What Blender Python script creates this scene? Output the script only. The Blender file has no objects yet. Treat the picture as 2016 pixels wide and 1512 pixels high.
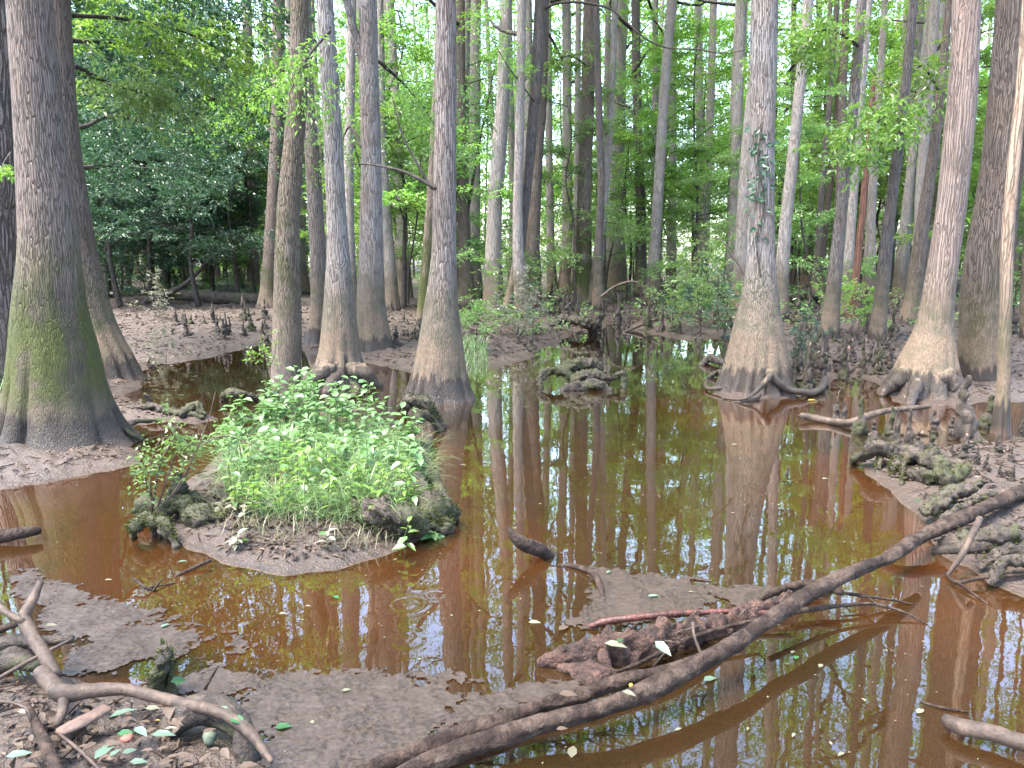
import bpy, math, random
import numpy as np
from mathutils import Vector

# ------------------------------------------------------------------ camera
R = math.radians
scene = bpy.context.scene
COL = scene.collection
PITCH = R(9.6); CAMH = 1.6; F = 1514.0           # F: focal length in pixels of the 2016 px wide photograph
cam_d = bpy.data.cameras.new('camera'); cam = bpy.data.objects.new('camera', cam_d); COL.objects.link(cam)
cam_d.sensor_width = 36.0; cam_d.lens = 36.0 * F / 2016.0
cam_d.clip_start = 0.05; cam_d.clip_end = 600
cam.location = (0, 0, CAMH); cam.rotation_euler = (math.pi / 2 - PITCH, 0, 0)
scene.camera = cam

# ------------------------------------------------------------------ sky, sun, exposure
SUN_EL, SUN_AZ = 66, 240                            # degrees; azimuth from +Y towards +X
w = bpy.data.worlds.new('World'); scene.world = w; w.use_nodes = True
wn = w.node_tree; bg = wn.nodes['Background']
sky = wn.nodes.new('ShaderNodeTexSky'); sky.sky_type = 'NISHITA'; sky.sun_disc = False
sky.sun_elevation = R(SUN_EL); sky.sun_rotation = R(SUN_AZ); sky.air_density = 1.0; sky.dust_density = 2.5; sky.ozone_density = 1.5
wn.links.new(sky.outputs[0], bg.inputs[0]); bg.inputs[1].default_value = 0.10
sl = bpy.data.lights.new('sun', 'SUN'); sl.energy = 1.5; sl.angle = R(25); sl.color = (1.0, 0.95, 0.87)
so = bpy.data.objects.new('sun', sl); COL.objects.link(so)
so.rotation_euler = (R(90 - SUN_EL), 0, R(180 - SUN_AZ)); so.location = (0, 0, 60)
scene.view_settings.view_transform = 'Standard'; scene.view_settings.look = 'None'
scene.view_settings.gamma = 1; scene.view_settings.use_curve_mapping = False
scene.view_settings.exposure = 3.88
cy = scene.cycles
cy.max_bounces = 7; cy.diffuse_bounces = 4; cy.glossy_bounces = 3; cy.transmission_bounces = 4; cy.transparent_max_bounces = 6
cy.caustics_reflective = False; cy.caustics_refractive = False; cy.sample_clamp_indirect = 6
cy.use_denoising = True

# ------------------------------------------------------------------ helpers
FWD = np.array([0, math.cos(PITCH), -math.sin(PITCH)]); UP = np.array([0, math.sin(PITCH), math.cos(PITCH)])
RT = np.array([1.0, 0, 0]); CP = np.array([0, 0, CAMH])
def ray(px, py): return FWD + (px - 1008) / F * RT + (756 - py) / F * UP
def P(px, py, z=0.0):                      # the point of a real horizontal plane at height z seen there
    d = ray(px, py); return CP + d * ((z - CAMH) / d[2])
def PY(px, py, Y):                         # the point of a real vertical plane at distance Y
    d = ray(px, py); return CP + d * (Y / d[1])
def depth(p): return float(np.dot(np.asarray(p) - CP, FWD))
def px2m(p): return depth(p) / F

def hash3(i, j, k, s):
    n = (i * 374761393 + j * 668265263 + k * 2147483647 % 1274126177 + s * 144665) & 0x7fffffff
    n = ((n ^ (n >> 13)) * 1274126177) & 0x7fffffff
    n = ((n ^ (n >> 11)) * 668265263) & 0x7fffffff
    return ((n ^ (n >> 15)) & 0xffff) / 65535.0
def vn(Pp, s=0):
    Pp = np.asarray(Pp, float); I = np.floor(Pp).astype(np.int64); f = Pp - I; f = f * f * (3 - 2 * f)
    out = 0
    for a in (0, 1):
        for b in (0, 1):
            for c in (0, 1):
                wgt = (f[:, 0] if a else 1 - f[:, 0]) * (f[:, 1] if b else 1 - f[:, 1]) * (f[:, 2] if c else 1 - f[:, 2])
                out = out + wgt * hash3(I[:, 0] + a, I[:, 1] + b, (I[:, 2] + c) * 7919 + 13, s)
    return out * 2 - 1
def fbm(Pp, o=3, s=0):
    r = 0; a = 1.0; t = 0; Pp = np.asarray(Pp, float)
    for k in range(o):
        r = r + a * vn(Pp * (2.03 ** k) + k * 17.3, s + k); t += a; a *= 0.5
    return r / t

def make_mesh(name, V, Q=None, T=None, smooth=True, mat=None, mats=None, midx=None):
    V = np.asarray(V, np.float32); me = bpy.data.meshes.new(name)
    nq = 0 if Q is None else len(Q); nt = 0 if T is None else len(T)
    me.vertices.add(len(V)); me.vertices.foreach_set('co', V.ravel())
    loops = []
    if nq: loops.append(np.asarray(Q, np.int32).ravel())
    if nt: loops.append(np.asarray(T, np.int32).ravel())
    lv = np.concatenate(loops); me.loops.add(len(lv)); me.loops.foreach_set('vertex_index', lv)
    st = np.concatenate([np.arange(nq) * 4, nq * 4 + np.arange(nt) * 3]).astype(np.int32)
    me.polygons.add(nq + nt); me.polygons.foreach_set('loop_start', st)
    me.polygons.foreach_set('use_smooth', np.full(nq + nt, smooth, bool))
    me.update(calc_edges=True); me.validate()
    if mat is not None: me.materials.append(mat)
    return me

class MB:
    def __init__(s): s.V = []; s.Q = []; s.T = []; s.n = 0
    def add(s, V, Q=None, T=None):
        V = np.asarray(V, float)
        if Q is not None and len(Q): s.Q.append(np.asarray(Q) + s.n)
        if T is not None and len(T): s.T.append(np.asarray(T) + s.n)
        s.V.append(V); s.n += len(V); return s
    def mesh(s, name, mat, smooth=True):
        return make_mesh(name, np.concatenate(s.V), np.concatenate(s.Q) if s.Q else None, np.concatenate(s.T) if s.T else None, smooth, mat)

def link(name, me, parent=None, loc=(0, 0, 0), rz=0.0, sc=None):
    o = bpy.data.objects.new(name, me); COL.objects.link(o)
    o.parent = parent; o.location = [float(v) for v in loc]; o.rotation_euler = (0, 0, rz)
    if sc is not None: o.scale = sc if hasattr(sc, '__len__') else (sc, sc, sc)
    return o
def tag(o, label, cat, group=None):
    o['label'] = label; o['category'] = cat
    if group: o['group'] = group
    return o
def thing(name, label, cat, loc=(0, 0, 0), rz=0.0, group=None, sc=None):
    return tag(link(name, None, None, loc, rz, sc), label, cat, group)

def catmull(pts, n):
    pts = np.asarray(pts, float)
    if len(pts) < 3:
        t = np.linspace(0, 1, n)[:, None]; return pts[0] * (1 - t) + pts[-1] * t, np.linspace(0, len(pts) - 1, n)
    L = np.concatenate([[0], np.cumsum(np.linalg.norm(np.diff(pts[:, :3], axis=0), axis=1) + 1e-6)])
    s = np.linspace(0, L[-1], n); idx = np.clip(np.searchsorted(L, s, 'right') - 1, 0, len(pts) - 2)
    m = np.gradient(pts, L, axis=0)
    h = (L[idx + 1] - L[idx]); t = ((s - L[idx]) / h)[:, None]; h = h[:, None]
    p0, p1, m0, m1 = pts[idx], pts[idx + 1], m[idx], m[idx + 1]
    r = (2*t**3-3*t**2+1)*p0 + (t**3-2*t**2+t)*h*m0 + (-2*t**3+3*t**2)*p1 + (t**3-t**2)*h*m1
    return r, idx + t[:, 0]

def tube(pts, rad, seg=10, step=None, n=None, amp=0.0, freq=8.0, seed=0, stretch=1.0, tipcap=True, ecc=0.0, rough=0.0):
    pts = np.asarray(pts, float); rad = np.asarray(rad, float)
    if rad.ndim == 0: rad = np.full(len(pts), float(rad))
    L = np.sum(np.linalg.norm(np.diff(pts, axis=0), axis=1))
    if n is None: n = max(3, int(L / (step or max(0.02, rad.mean() * 1.2))) + 1)
    n = min(n, 220)
    C, u = catmull(pts, n); rr = np.interp(u, np.arange(len(rad)), rad)
    Tn = np.gradient(C, axis=0); Tn /= np.linalg.norm(Tn, axis=1)[:, None] + 1e-9
    a = np.array([0, 0, 1.0]) if abs(Tn[0][2]) < 0.9 else np.array([1.0, 0, 0])
    N = np.zeros_like(C); v = a - Tn[0] * np.dot(a, Tn[0]); v /= np.linalg.norm(v)
    for i in range(n):
        v = v - Tn[i] * np.dot(v, Tn[i]); v /= np.linalg.norm(v) + 1e-9; N[i] = v
    B = np.cross(Tn, N)
    th = np.arange(seg) / seg * 2 * math.pi
    circ = N[:, None, :] * np.cos(th)[None, :, None] * (1 + ecc) + B[:, None, :] * np.sin(th)[None, :, None] * (1 - ecc)
    V = C[:, None, :] + circ * rr[:, None, None]
    if amp:
        arc = np.linspace(0, L, n)
        q = np.stack([np.repeat(arc / stretch * freq, seg), np.tile(np.cos(th), n) * freq * np.repeat(rr, seg) * 1.0 + 3.3,
                      np.tile(np.sin(th), n) * freq * np.repeat(rr, seg) + seed * 5.1], 1)
        d = fbm(q, 3, seed).reshape(n, seg)
        V = V + circ * (rr[:, None] * amp * d)[:, :, None]
    if rough:
        d2 = fbm(V.reshape(-1, 3) * 38 + seed, 3, seed + 9).reshape(n, seg) * .7 - np.abs(fbm(V.reshape(-1, 3) * 17 + seed * 2.3, 2, seed + 4).reshape(n, seg)) * 1.1
        V = V + circ * (rough * d2 * rr[:, None])[:, :, None]
    V = V.reshape(-1, 3)
    i = np.arange(n - 1)[:, None] * seg; j = np.arange(seg)[None, :]; j2 = (j + 1) % seg
    Q = np.stack([i + j, i + j2, i + seg + j2, i + seg + j], -1).reshape(-1, 4)
    V = np.concatenate([V, [C[0] - Tn[0] * rr[0] * 0.3], [C[-1] + Tn[-1] * rr[-1] * 0.3]])
    c0, c1 = n * seg, n * seg + 1; jj = np.arange(seg)
    T = np.concatenate([np.stack([np.full(seg, c0), (jj + 1) % seg, jj], 1),
                        np.stack([np.full(seg, c1), (n - 1) * seg + jj, (n - 1) * seg + (jj + 1) % seg], 1)])
    return V, Q, T

def unit(v): return v / (np.linalg.norm(v, axis=-1, keepdims=True) + 1e-9)
def leaves(rng, pos, d, size, nrm=None, tilt=0.5, wid=0.42, fold=0.12, droop=0.15):
    """one folded diamond leaf for every row of pos, pointing along d"""
    n = len(pos); d = unit(d)
    up = np.tile([0, 0, 1.0], (n, 1)) if nrm is None else nrm
    up = unit(up + rng.normal(0, tilt, (n, 3)))
    s = unit(np.cross(d, up)); nn = unit(np.cross(s, d))
    size = np.broadcast_to(size, (n,))[:, None]
    a = pos; b = pos + d * size - nn * size * droop
    m = pos + d * size * 0.45
    l = m + s * size * wid * 0.5 + nn * size * fold; r = m - s * size * wid * 0.5 + nn * size * fold
    V = np.stack([a, r, b, l], 1).reshape(-1, 3)
    Q = np.arange(n * 4).reshape(n, 4)
    return V, Q
def sprays(rng, o, d, L, per, size, side=0.22, flat=0.35, jit=0.05, wid=0.42):
    """flat twigs of alternate leaves: o origins, d directions, L lengths"""
    n = len(o); d = unit(d); L = np.broadcast_to(L, (n,))
    up = unit(np.tile([0, 0, 1.0], (n, 1)) + rng.normal(0, flat, (n, 3)))
    s = unit(np.cross(d, up)); nn = np.cross(s, d)
    t = np.tile(np.linspace(0.1, 1, per), n); sg = np.tile(np.where(np.arange(per) % 2, 1.0, -1.0), n)
    k = np.repeat(np.arange(n), per)
    pos = o[k] + d[k] * (t * L[k])[:, None] + s[k] * (sg * side * L[k] * (1.1 - t) * rng.uniform(.2, 1, len(k)))[:, None] \
        - nn[k] * (t**2 * L[k] * 0.18)[:, None] + rng.normal(0, jit, (len(k), 3)) * L[k][:, None]
    ld = d[k] * 0.7 + s[k] * sg[:, None] * 0.8 + rng.normal(0, .3, (len(k), 3)); ld[:, 2] -= 0.15
    return leaves(rng, pos, ld, size * rng.uniform(.6, 1.25, len(k)), nn[k], 0.35, wid)

# ------------------------------------------------------------------ materials
class NT:
    def __init__(s, name):
        s.m = bpy.data.materials.new(name); s.m.use_nodes = True; s.t = s.m.node_tree; s.t.nodes.clear()
        s.out = s.n('ShaderNodeOutputMaterial')
    def n(s, kind, **kw):
        x = s.t.nodes.new(kind)
        for k, v in kw.items():
            if k.startswith('_'): setattr(x, k[1:], v)
            else:
                key = k.replace('__', ' '); x.inputs[key].default_value = v
        return x
    def l(s, a, b): s.t.links.new(a, b)
    def inp(s, sock, v):
        if isinstance(v, bpy.types.NodeSocket): s.l(v, sock)
        elif v is not None: sock.default_value = v if not (isinstance(v, tuple) and len(v) == 3 and sock.type == 'RGBA') else (*v, 1)
    def math(s, op, a, b=None, c=None, clamp=False):
        x = s.n('ShaderNodeMath', _operation=op, _use_clamp=clamp)
        for i, v in enumerate((a, b, c)):
            if v is not None: s.inp(x.inputs[i], v)
        return x.outputs[0]
    def vmath(s, op, a, b=None):
        x = s.n('ShaderNodeVectorMath', _operation=op); s.inp(x.inputs[0], a)
        if b is not None: s.inp(x.inputs[1], b)
        return x.outputs['Value'] if op in ('LENGTH', 'DISTANCE', 'DOT_PRODUCT') else x.outputs[0]
    def mix(s, f, a, b, blend='MIX'):
        x = s.n('ShaderNodeMix', _data_type='RGBA', _blend_type=blend)
        s.inp(x.inputs[0], f); s.inp(x.inputs[6], a); s.inp(x.inputs[7], b); return x.outputs[2]
    def ss(s, v, a, b, lo=0.0, hi=1.0):
        x = s.n('ShaderNodeMapRange', _interpolation_type='SMOOTHSTEP'); s.inp(x.inputs[0], v)
        x.inputs[1].default_value = a; x.inputs[2].default_value = b; x.inputs[3].default_value = lo; x.inputs[4].default_value = hi
        return x.outputs[0]
    def noise(s, vec, scale, detail=3, rough=0.55, dist=0.0):
        x = s.n('ShaderNodeTexNoise'); s.inp(x.inputs['Vector'], vec); x.inputs['Scale'].default_value = scale
        x.inputs['Detail'].default_value = detail; x.inputs['Roughness'].default_value = rough; x.inputs['Distortion'].default_value = dist
        return x.outputs[0]
    def voro(s, vec, scale, feat='DISTANCE_TO_EDGE'):
        x = s.n('ShaderNodeTexVoronoi', _feature=feat); s.inp(x.inputs['Vector'], vec); x.inputs['Scale'].default_value = scale
        return x.outputs['Distance']
    def bump(s, h, strength, dist=0.02, nrm=None):
        x = s.n('ShaderNodeBump'); s.inp(x.inputs['Height'], h); x.inputs['Strength'].default_value = strength
        x.inputs['Distance'].default_value = dist
        if nrm is not None: s.l(nrm, x.inputs['Normal'])
        return x.outputs[0]
    def bsdf(s, color, rough, normal=None, spec=0.5):
        x = s.n('ShaderNodeBsdfPrincipled'); s.inp(x.inputs['Base Color'], color); s.inp(x.inputs['Roughness'], rough)
        s.inp(x.inputs['Specular IOR Level'], spec)
        if normal is not None: s.l(normal, x.inputs['Normal'])
        s.l(x.outputs[0], s.out.inputs[0]); return x

def bark(name, ridge, furrow, lichen=0.3, moss=0.2, scale=56, zs=0.045, depthm=0.016, brown=(0.17, 0.115, 0.085), tan=True, mossz=1.9, edge=0.16, litcol=(0.42, 0.42, 0.40), siltamt=.8, midf=.85):
    ridge = tuple(c * .66 for c in ridge); brown = tuple(c * .74 for c in brown); litcol = tuple(c * .75 for c in litcol)
    t = NT(name); tc = t.n('ShaderNodeTexCoord').outputs['Object']; oi = t.n('ShaderNodeObjectInfo').outputs['Random']
    off = t.n('ShaderNodeCombineXYZ'); t.l(t.math('MULTIPLY', oi, 37.0), off.inputs[2]); t.l(t.math('MULTIPLY', oi, 11.0), off.inputs[0])
    p = t.vmath('ADD', tc, off.outputs[0])
    warp = t.n('ShaderNodeTexNoise', Scale=3.0, Detail=2.0); t.l(p, warp.inputs['Vector'])
    wv = t.vmath('MULTIPLY', t.vmath('SUBTRACT', warp.outputs[1], (0.5, 0.5, 0.5)), (0.05, 0.05, 0.0))
    q = t.vmath('MULTIPLY', t.vmath('ADD', p, wv), (1, 1, zs))
    vo = t.voro(q, scale); ridge_h = t.ss(vo, 0.0, edge)
    fine = t.noise(t.vmath('MULTIPLY', p, (1, 1, 0.35)), 70, 3)
    big = t.noise(p, 1.6, 3); med = t.noise(p, 7.0, 4)
    col = t.mix(ridge_h, furrow, ridge)
    col = t.mix(t.ss(big, 0.38, 0.68, 0, 0.55), col, brown)
    col = t.mix(t.math('MULTIPLY', t.ss(fine, 0.35, 0.75), 0.35), col, tuple(min(1, c * 1.7) for c in ridge))
    lf = t.noise(t.vmath('MULTIPLY', p, (1, 1, 0.5)), 60, 4, 0.6)
    col = t.mix(t.math('MULTIPLY', t.ss(lf, 0.66, 0.74), t.math('MULTIPLY', t.ss(med, 0.40, 0.62), min(1, lichen * 1.7))), col, litcol)
    z = t.n('ShaderNodeSeparateXYZ'); t.l(tc, z.inputs[0]); z = z.outputs[2]
    nz = t.math('MULTIPLY_ADD', t.math('SUBTRACT', t.noise(t.vmath('MULTIPLY', p, (1, 1, 0.12)), 11, 4, 0.65), 0.5), 0.55, z)
    nz2 = t.math('MULTIPLY_ADD', t.math('SUBTRACT', big, 0.5), 1.2, z)
    if tan:
        # flood marks on the bark: film of algae, silt, then the wet foot
        mid = t.mix(t.ss(med, 0.40, 0.62), tuple(c * midf for c in (0.085, 0.075, 0.045)), tuple(c * midf for c in (0.15, 0.115, 0.08)))
        col = t.mix(t.ss(nz2, 0.95, 1.65, 0.85, 0), col, mid)
        silt = t.mix(t.ss(fine, 0.3, 0.7), (0.095, 0.066, 0.045), (0.17, 0.122, 0.084))
        col = t.mix(t.math('MULTIPLY', t.ss(nz, 0.62, 0.78, siltamt, 0), t.ss(med, 0.28, 0.55, 0.15, 1)), col, silt)
    green = t.mix(t.noise(p, 40, 2), (0.025, 0.032, 0.008), (0.075, 0.082, 0.018))
    mm = t.math('MULTIPLY', t.ss(t.noise(t.vmath('MULTIPLY', p, (1, 1, 0.5)), 3.1, 4, 0.6), 0.62 - 0.3 * moss, 0.80 - 0.3 * moss), t.math('MULTIPLY', t.ss(z, 0.25, 0.6), t.ss(z, mossz * 0.6, mossz * 1.4, 1, 0.0)))
    col = t.mix(t.math('MULTIPLY', mm, min(1, moss * 1.6)), col, green)
    if tan:
        col = t.mix(t.ss(nz, 0.24, 0.33, 0.93, 0), col, (0.026, 0.020, 0.016))
        col = t.mix(t.ss(t.math('MULTIPLY_ADD', med, 0.12, z), 0.06, 0.16, 0.6, 0), col, (0.085, 0.058, 0.043))
    smooth_low = t.ss(z, 0.5, 1.6, 0.25, 1.0)
    h = t.math('ADD', t.math('MULTIPLY', t.math('MULTIPLY', ridge_h, smooth_low), 1.0), t.math('MULTIPLY', fine, 0.5))
    h = t.math('ADD', h, t.math('MULTIPLY', med, 0.3))
    wet = t.ss(z, 0.05, 0.35, 0.45, 0.85)
    t.bsdf(col, wet, t.bump(h, 1.0, depthm), 0.35)
    return t.m

def leafmat(name, c1, c2, trans=0.45, gloss=0.06, grough=0.35):
    t = NT(name); g = t.n('ShaderNodeNewGeometry'); rnd = g.outputs['Random Per Island']
    oi = t.n('ShaderNodeObjectInfo').outputs['Random']
    col = t.mix(rnd, c1, c2)
    hs = t.n('ShaderNodeHueSaturation'); t.l(col, hs.inputs['Color']); t.l(t.math('MULTIPLY_ADD', oi, 0.03, 0.485), hs.inputs['Hue'])
    t.l(t.math('MULTIPLY_ADD', oi, 0.4, 0.8), hs.inputs['Value']); col = hs.outputs[0]
    d = t.n('ShaderNodeBsdfDiffuse'); t.l(col, d.inputs[0])
    tr = t.n('ShaderNodeBsdfTranslucent'); t.l(t.mix(0.5, col, t.mix(1.0, col, (1.0, 1.35, 0.45), 'MULTIPLY')), tr.inputs[0])
    m1 = t.n('ShaderNodeMixShader'); m1.inputs[0].default_value = trans; t.l(d.outputs[0], m1.inputs[1]); t.l(tr.outputs[0], m1.inputs[2])
    gl = t.n('ShaderNodeBsdfGlossy'); gl.inputs['Roughness'].default_value = grough; gl.inputs[0].default_value = (1, 1, 1, 1)
    m2 = t.n('ShaderNodeMixShader'); m2.inputs[0].default_value = gloss; t.l(m1.outputs[0], m2.inputs[1]); t.l(gl.outputs[0], m2.inputs[2])
    t.l(m2.outputs[0], t.out.inputs[0]); return t.m

def wood(name, c1, c2, rough=0.7, moss=0.0, scale=14, stretch=(1, 1, 1), bumpd=0.01, pale=None, spec=0.4):
    t = NT(name); tc = t.n('ShaderNodeTexCoord').outputs['Object']
    p = t.vmath('MULTIPLY', tc, stretch)
    a = t.noise(p, scale, 5, 0.6, 0.3); b = t.noise(p, scale * 5, 4, 0.6); c = t.noise(tc, 3, 3)
    col = t.mix(t.ss(a, 0.35, 0.65), c1, c2)
    col = t.mix(t.math('MULTIPLY', t.ss(b, 0.45, 0.65), 0.4), col, tuple(x * 0.35 for x in c1))
    col = t.mix(t.math('MULTIPLY', t.ss(t.noise(tc, 9, 4, .6), .48, .60), .55), col, tuple(x * .55 for x in c1))
    if pale: col = t.mix(t.math('MULTIPLY', t.ss(c, 0.52, 0.62), 0.8), col, pale)
    if moss: col = t.mix(t.math('MULTIPLY', t.ss(c, 0.62 - moss * 0.3, 0.75 - moss * 0.3), 0.85), col, t.mix(b, (0.020, 0.023, 0.009), (0.048, 0.05, 0.018)))
    h = t.math('ADD', a, t.math('MULTIPLY', b, 0.6))
    t.bsdf(col, rough, t.bump(h, 1.0, bumpd), spec); return t.m

def flat(name, c1, c2, rough=0.6, scale=20, trans=0.0):
    if trans: return leafmat(name, c1, c2, trans, 0.05)
    t = NT(name); g = t.n('ShaderNodeNewGeometry'); tc = t.n('ShaderNodeTexCoord').outputs['Object']
    col = t.mix(g.outputs['Random Per Island'], c1, c2); col = t.mix(t.math('MULTIPLY', t.noise(tc, scale, 3), 0.5), col, tuple(x * 0.45 for x in c1))
    t.bsdf(col, rough, None, 0.3); return t.m

M = {}
M['grey'] = bark('grey_bark', (0.27, 0.235, 0.215), (0.065, 0.050, 0.045), 0.45, 0.25)
M['pale'] = bark('pale_bark', (0.33, 0.30, 0.28), (0.09, 0.075, 0.07), 0.7, 0.15)
M['silver'] = bark('silver_bark', (0.42, 0.38, 0.345), (0.13, 0.105, 0.095), 0.6, 0.2, brown=(0.33, 0.26, 0.22))
M['brown'] = bark('brown_bark', (0.20, 0.155, 0.13), (0.05, 0.038, 0.03), 0.30, 0.4, brown=(0.13, 0.09, 0.065))
M['moss'] = bark('mossy_bark', (0.24, 0.19, 0.15), (0.05, 0.04, 0.03), 0.7, 0.45, scale=64, zs=0.06, mossz=4.0, tan=False, brown=(0.12, 0.09, 0.05))
M['greenbase'] = bark('green_based_bark', (0.24, 0.19, 0.15), (0.06, 0.045, 0.035), 0.35, 0.95, mossz=2.3)
M['giant'] = bark('giant_bark', (0.21, 0.165, 0.14), (0.06, 0.045, 0.035), 0.55, 0.92, scale=66, zs=0.055, depthm=0.013, brown=(0.15, 0.10, 0.075), mossz=1.5, siltamt=.05, midf=.42)
M['furrow'] = bark('furrowed_bark', (0.27, 0.215, 0.19), (0.035, 0.028, 0.025), 0.2, 0.2, scale=22, zs=0.12, depthm=0.045, tan=False, edge=0.22)
M['cypress'] = bark('peeling_bark', (0.25, 0.20, 0.175), (0.09, 0.065, 0.052), 0.40, 0.2, scale=40, zs=0.03, depthm=0.012, brown=(0.27, 0.185, 0.15), litcol=(0.45, 0.38, 0.33))
M['dark'] = bark('dark_bark', (0.15, 0.13, 0.12), (0.04, 0.033, 0.03), 0.55, 0.3)
M['red'] = bark('red_rotten_bark', (0.20, 0.09, 0.06), (0.05, 0.03, 0.022), 0.15, 0.1, scale=24, zs=0.05, brown=(0.11, 0.06, 0.04), tan=False)
M['snag'] = bark('snag_wood', (0.36, 0.27, 0.20), (0.10, 0.07, 0.05), 0.2, 0.05, scale=30, zs=0.05, depthm=0.008, brown=(0.24, 0.16, 0.11))
M['twigbark'] = wood('twig_bark', (0.026, 0.020, 0.016), (0.060, 0.048, 0.040), 0.85)
M['lf_canopy'] = leafmat('canopy_leaf', (0.12, 0.22, 0.03), (0.19, 0.30, 0.045), 0.6, 0.03)
M['lf_bright'] = leafmat('bright_leaf', (0.13, 0.24, 0.04), (0.21, 0.32, 0.07), 0.58, 0.04)
M['lf_soft'] = leafmat('soft_leaf', (0.12, 0.21, 0.06), (0.19, 0.28, 0.10), 0.55, 0.04)
M['lf_holly'] = leafmat('holly_leaf', (0.022, 0.062, 0.032), (0.048, 0.105, 0.050), 0.35, 0.055, 0.42)
M['lf_herb'] = leafmat('herb_leaf', (0.06, 0.155, 0.045), (0.16, 0.25, 0.10), 0.4, 0.07)
M['lf_herbpale'] = leafmat('silty_leaf', (0.13, 0.14, 0.09), (0.24, 0.22, 0.16), 0.2, 0.05)
M['grass'] = leafmat('grass_blade', (0.08, 0.17, 0.05), (0.22, 0.28, 0.12), 0.35, 0.05)
M['drygrass'] = leafmat('dry_blade', (0.13, 0.13, 0.07), (0.22, 0.20, 0.12), 0.25, 0.03)
M['litter'] = flat('litter_leaf', (0.035, 0.023, 0.017), (0.14, 0.098, 0.072))
M['paleleaf'] = flat('pale_fallen_leaf', (0.11, 0.12, 0.075), (0.20, 0.19, 0.13), trans=0.2)
M['mintleaf'] = flat('mint_fallen_leaf', (0.065, 0.115, 0.078), (0.125, 0.175, 0.125), trans=0.15)
M['yellowleaf'] = flat('yellow_fallen_leaf', (0.40, 0.26, 0.03), (0.45, 0.32, 0.05), trans=0.2)
M['greenleaf'] = flat('green_fallen_leaf', (0.025, 0.085, 0.03), (0.04, 0.12, 0.04), trans=0.25)
M['brownleaf'] = flat('brown_fallen_leaf', (0.045, 0.030, 0.020), (0.12, 0.083, 0.058))
M['log'] = wood('wet_log_bark', (0.020, 0.0125, 0.0095), (0.072, 0.050, 0.038), 0.75, 0.0, 11, (1, 1, 1), 0.02, pale=None, spec=0.15)
M['loglight'] = wood('peeled_branch', (0.038, 0.025, 0.018), (0.10, 0.067, 0.047), 0.7, 0, 12, (1, 1, 1), 0.006)
M['redwood'] = wood('red_branch', (0.035, 0.014, 0.010), (0.115, 0.036, 0.026), 0.45, 0, 10)
M['root'] = wood('muddy_root', (0.022, 0.016, 0.012), (0.075, 0.056, 0.042), 0.75, 0.5, 12, (1, 1, 1), 0.02)
M['rot'] = wood('rotten_wood', (0.028, 0.015, 0.011), (0.10, 0.052, 0.036), 0.8, 0.1, 16, (1, 1, 1), 0.03)
M['knee'] = wood('knee_bark', (0.026, 0.020, 0.016), (0.085, 0.064, 0.050), 0.8, 0.3, 14, (1, 1, 0.4), 0.02)
M['kneemoss'] = wood('mossy_knee_bark', (0.03, 0.025, 0.018), (0.07, 0.058, 0.04), 0.9, 0.8, 14, (1, 1, 0.6), 0.02)
M['kneetip'] = wood('knee_tip', (0.18, 0.11, 0.08), (0.30, 0.20, 0.15), 0.6, 0, 20)
M['plank'] = wood('bark_slab', (0.09, 0.055, 0.04), (0.14, 0.09, 0.07), 0.7, 0, 6)
M['mosstuft'] = leafmat('moss_tuft', (0.025, 0.032, 0.012), (0.06, 0.068, 0.022), 0.2, 0.0)

# ------------------------------------------------------------------ ground: shorelines in world coordinates
def W(x, y): return np.array([x, y])
def g(*pp): return [P(a, b)[:2] for a, b in pp]
rear = [W(-40, 4.2)] + g((-300, 990), (0, 968), (130, 942), (230, 925), (282, 914), (262, 885), (240, 846), (262, 836), (330, 832), (385, 836), (428, 826), (400, 812),
        (330, 800), (262, 796), (247, 780), (285, 757), (275, 738), (292, 718), (340, 713), (420, 701), (480, 687), (520, 676), (565, 668), (600, 692), (640, 704),
        (700, 712), (745, 718), (790, 732), (830, 738), (925, 729), (985, 722), (1030, 708), (1065, 690), (1095, 674), (1125, 657), (1150, 650), (1192, 646), (1200, 634),
        (1232, 634), (1240, 650), (1300, 658), (1340, 669), (1400, 669), (1445, 663), (1440, 700), (1432, 745), (1408, 775), (1440, 790), (1540, 788), (1600, 778),
        (1625, 762), (1640, 748), (1682, 742), (1730, 752), (1738, 772), (1752, 792), (1850, 799), (1905, 797), (1950, 792), (2030, 790), (2200, 780)) + \
       [W(14, 8.7), W(60, 9), W(160, 160), W(-160, 160)]
rbank = g((1688, 905), (1700, 935), (1745, 962), (1800, 1000), (1832, 1030), (1842, 1065), (1868, 1095), (1915, 1120), (1950, 1150), (2016, 1180), (2150, 1230)) + \
        [W(30, 3), W(30, 7.5)] + g((2200, 850), (2016, 864), (1960, 874), (1900, 872), (1850, 884), (1780, 880), (1730, 888))
island = g((345, 1062), (430, 1112), (560, 1133), (680, 1118), (790, 1084), (835, 1064), (892, 1046), (885, 1005), (845, 960), (836, 905), (845, 868),
         (760, 850), (600, 852), (500, 862), (440, 885), (395, 925), (340, 965), (290, 1005), (292, 1032))
debris = g((-300, 1320), (0, 1330), (120, 1338), (250, 1352), (400, 1392), (470, 1440), (520, 1490), (560, 1560)) + [W(-0.9, 1.0), W(-12, 1.0)]
back = [W(-12, 1.3), W(0, 1.15), W(12, 1.3), W(160, 2), W(160, -60), W(-160, -60), W(-160, 3)]
POLYS = [(rear, 0.16, 0.9), (rbank, 0.13, 0.5), (island, 0.26, 0.62), (debris, 0.10, 0.35), (back, 0.5, 2.0)]

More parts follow.
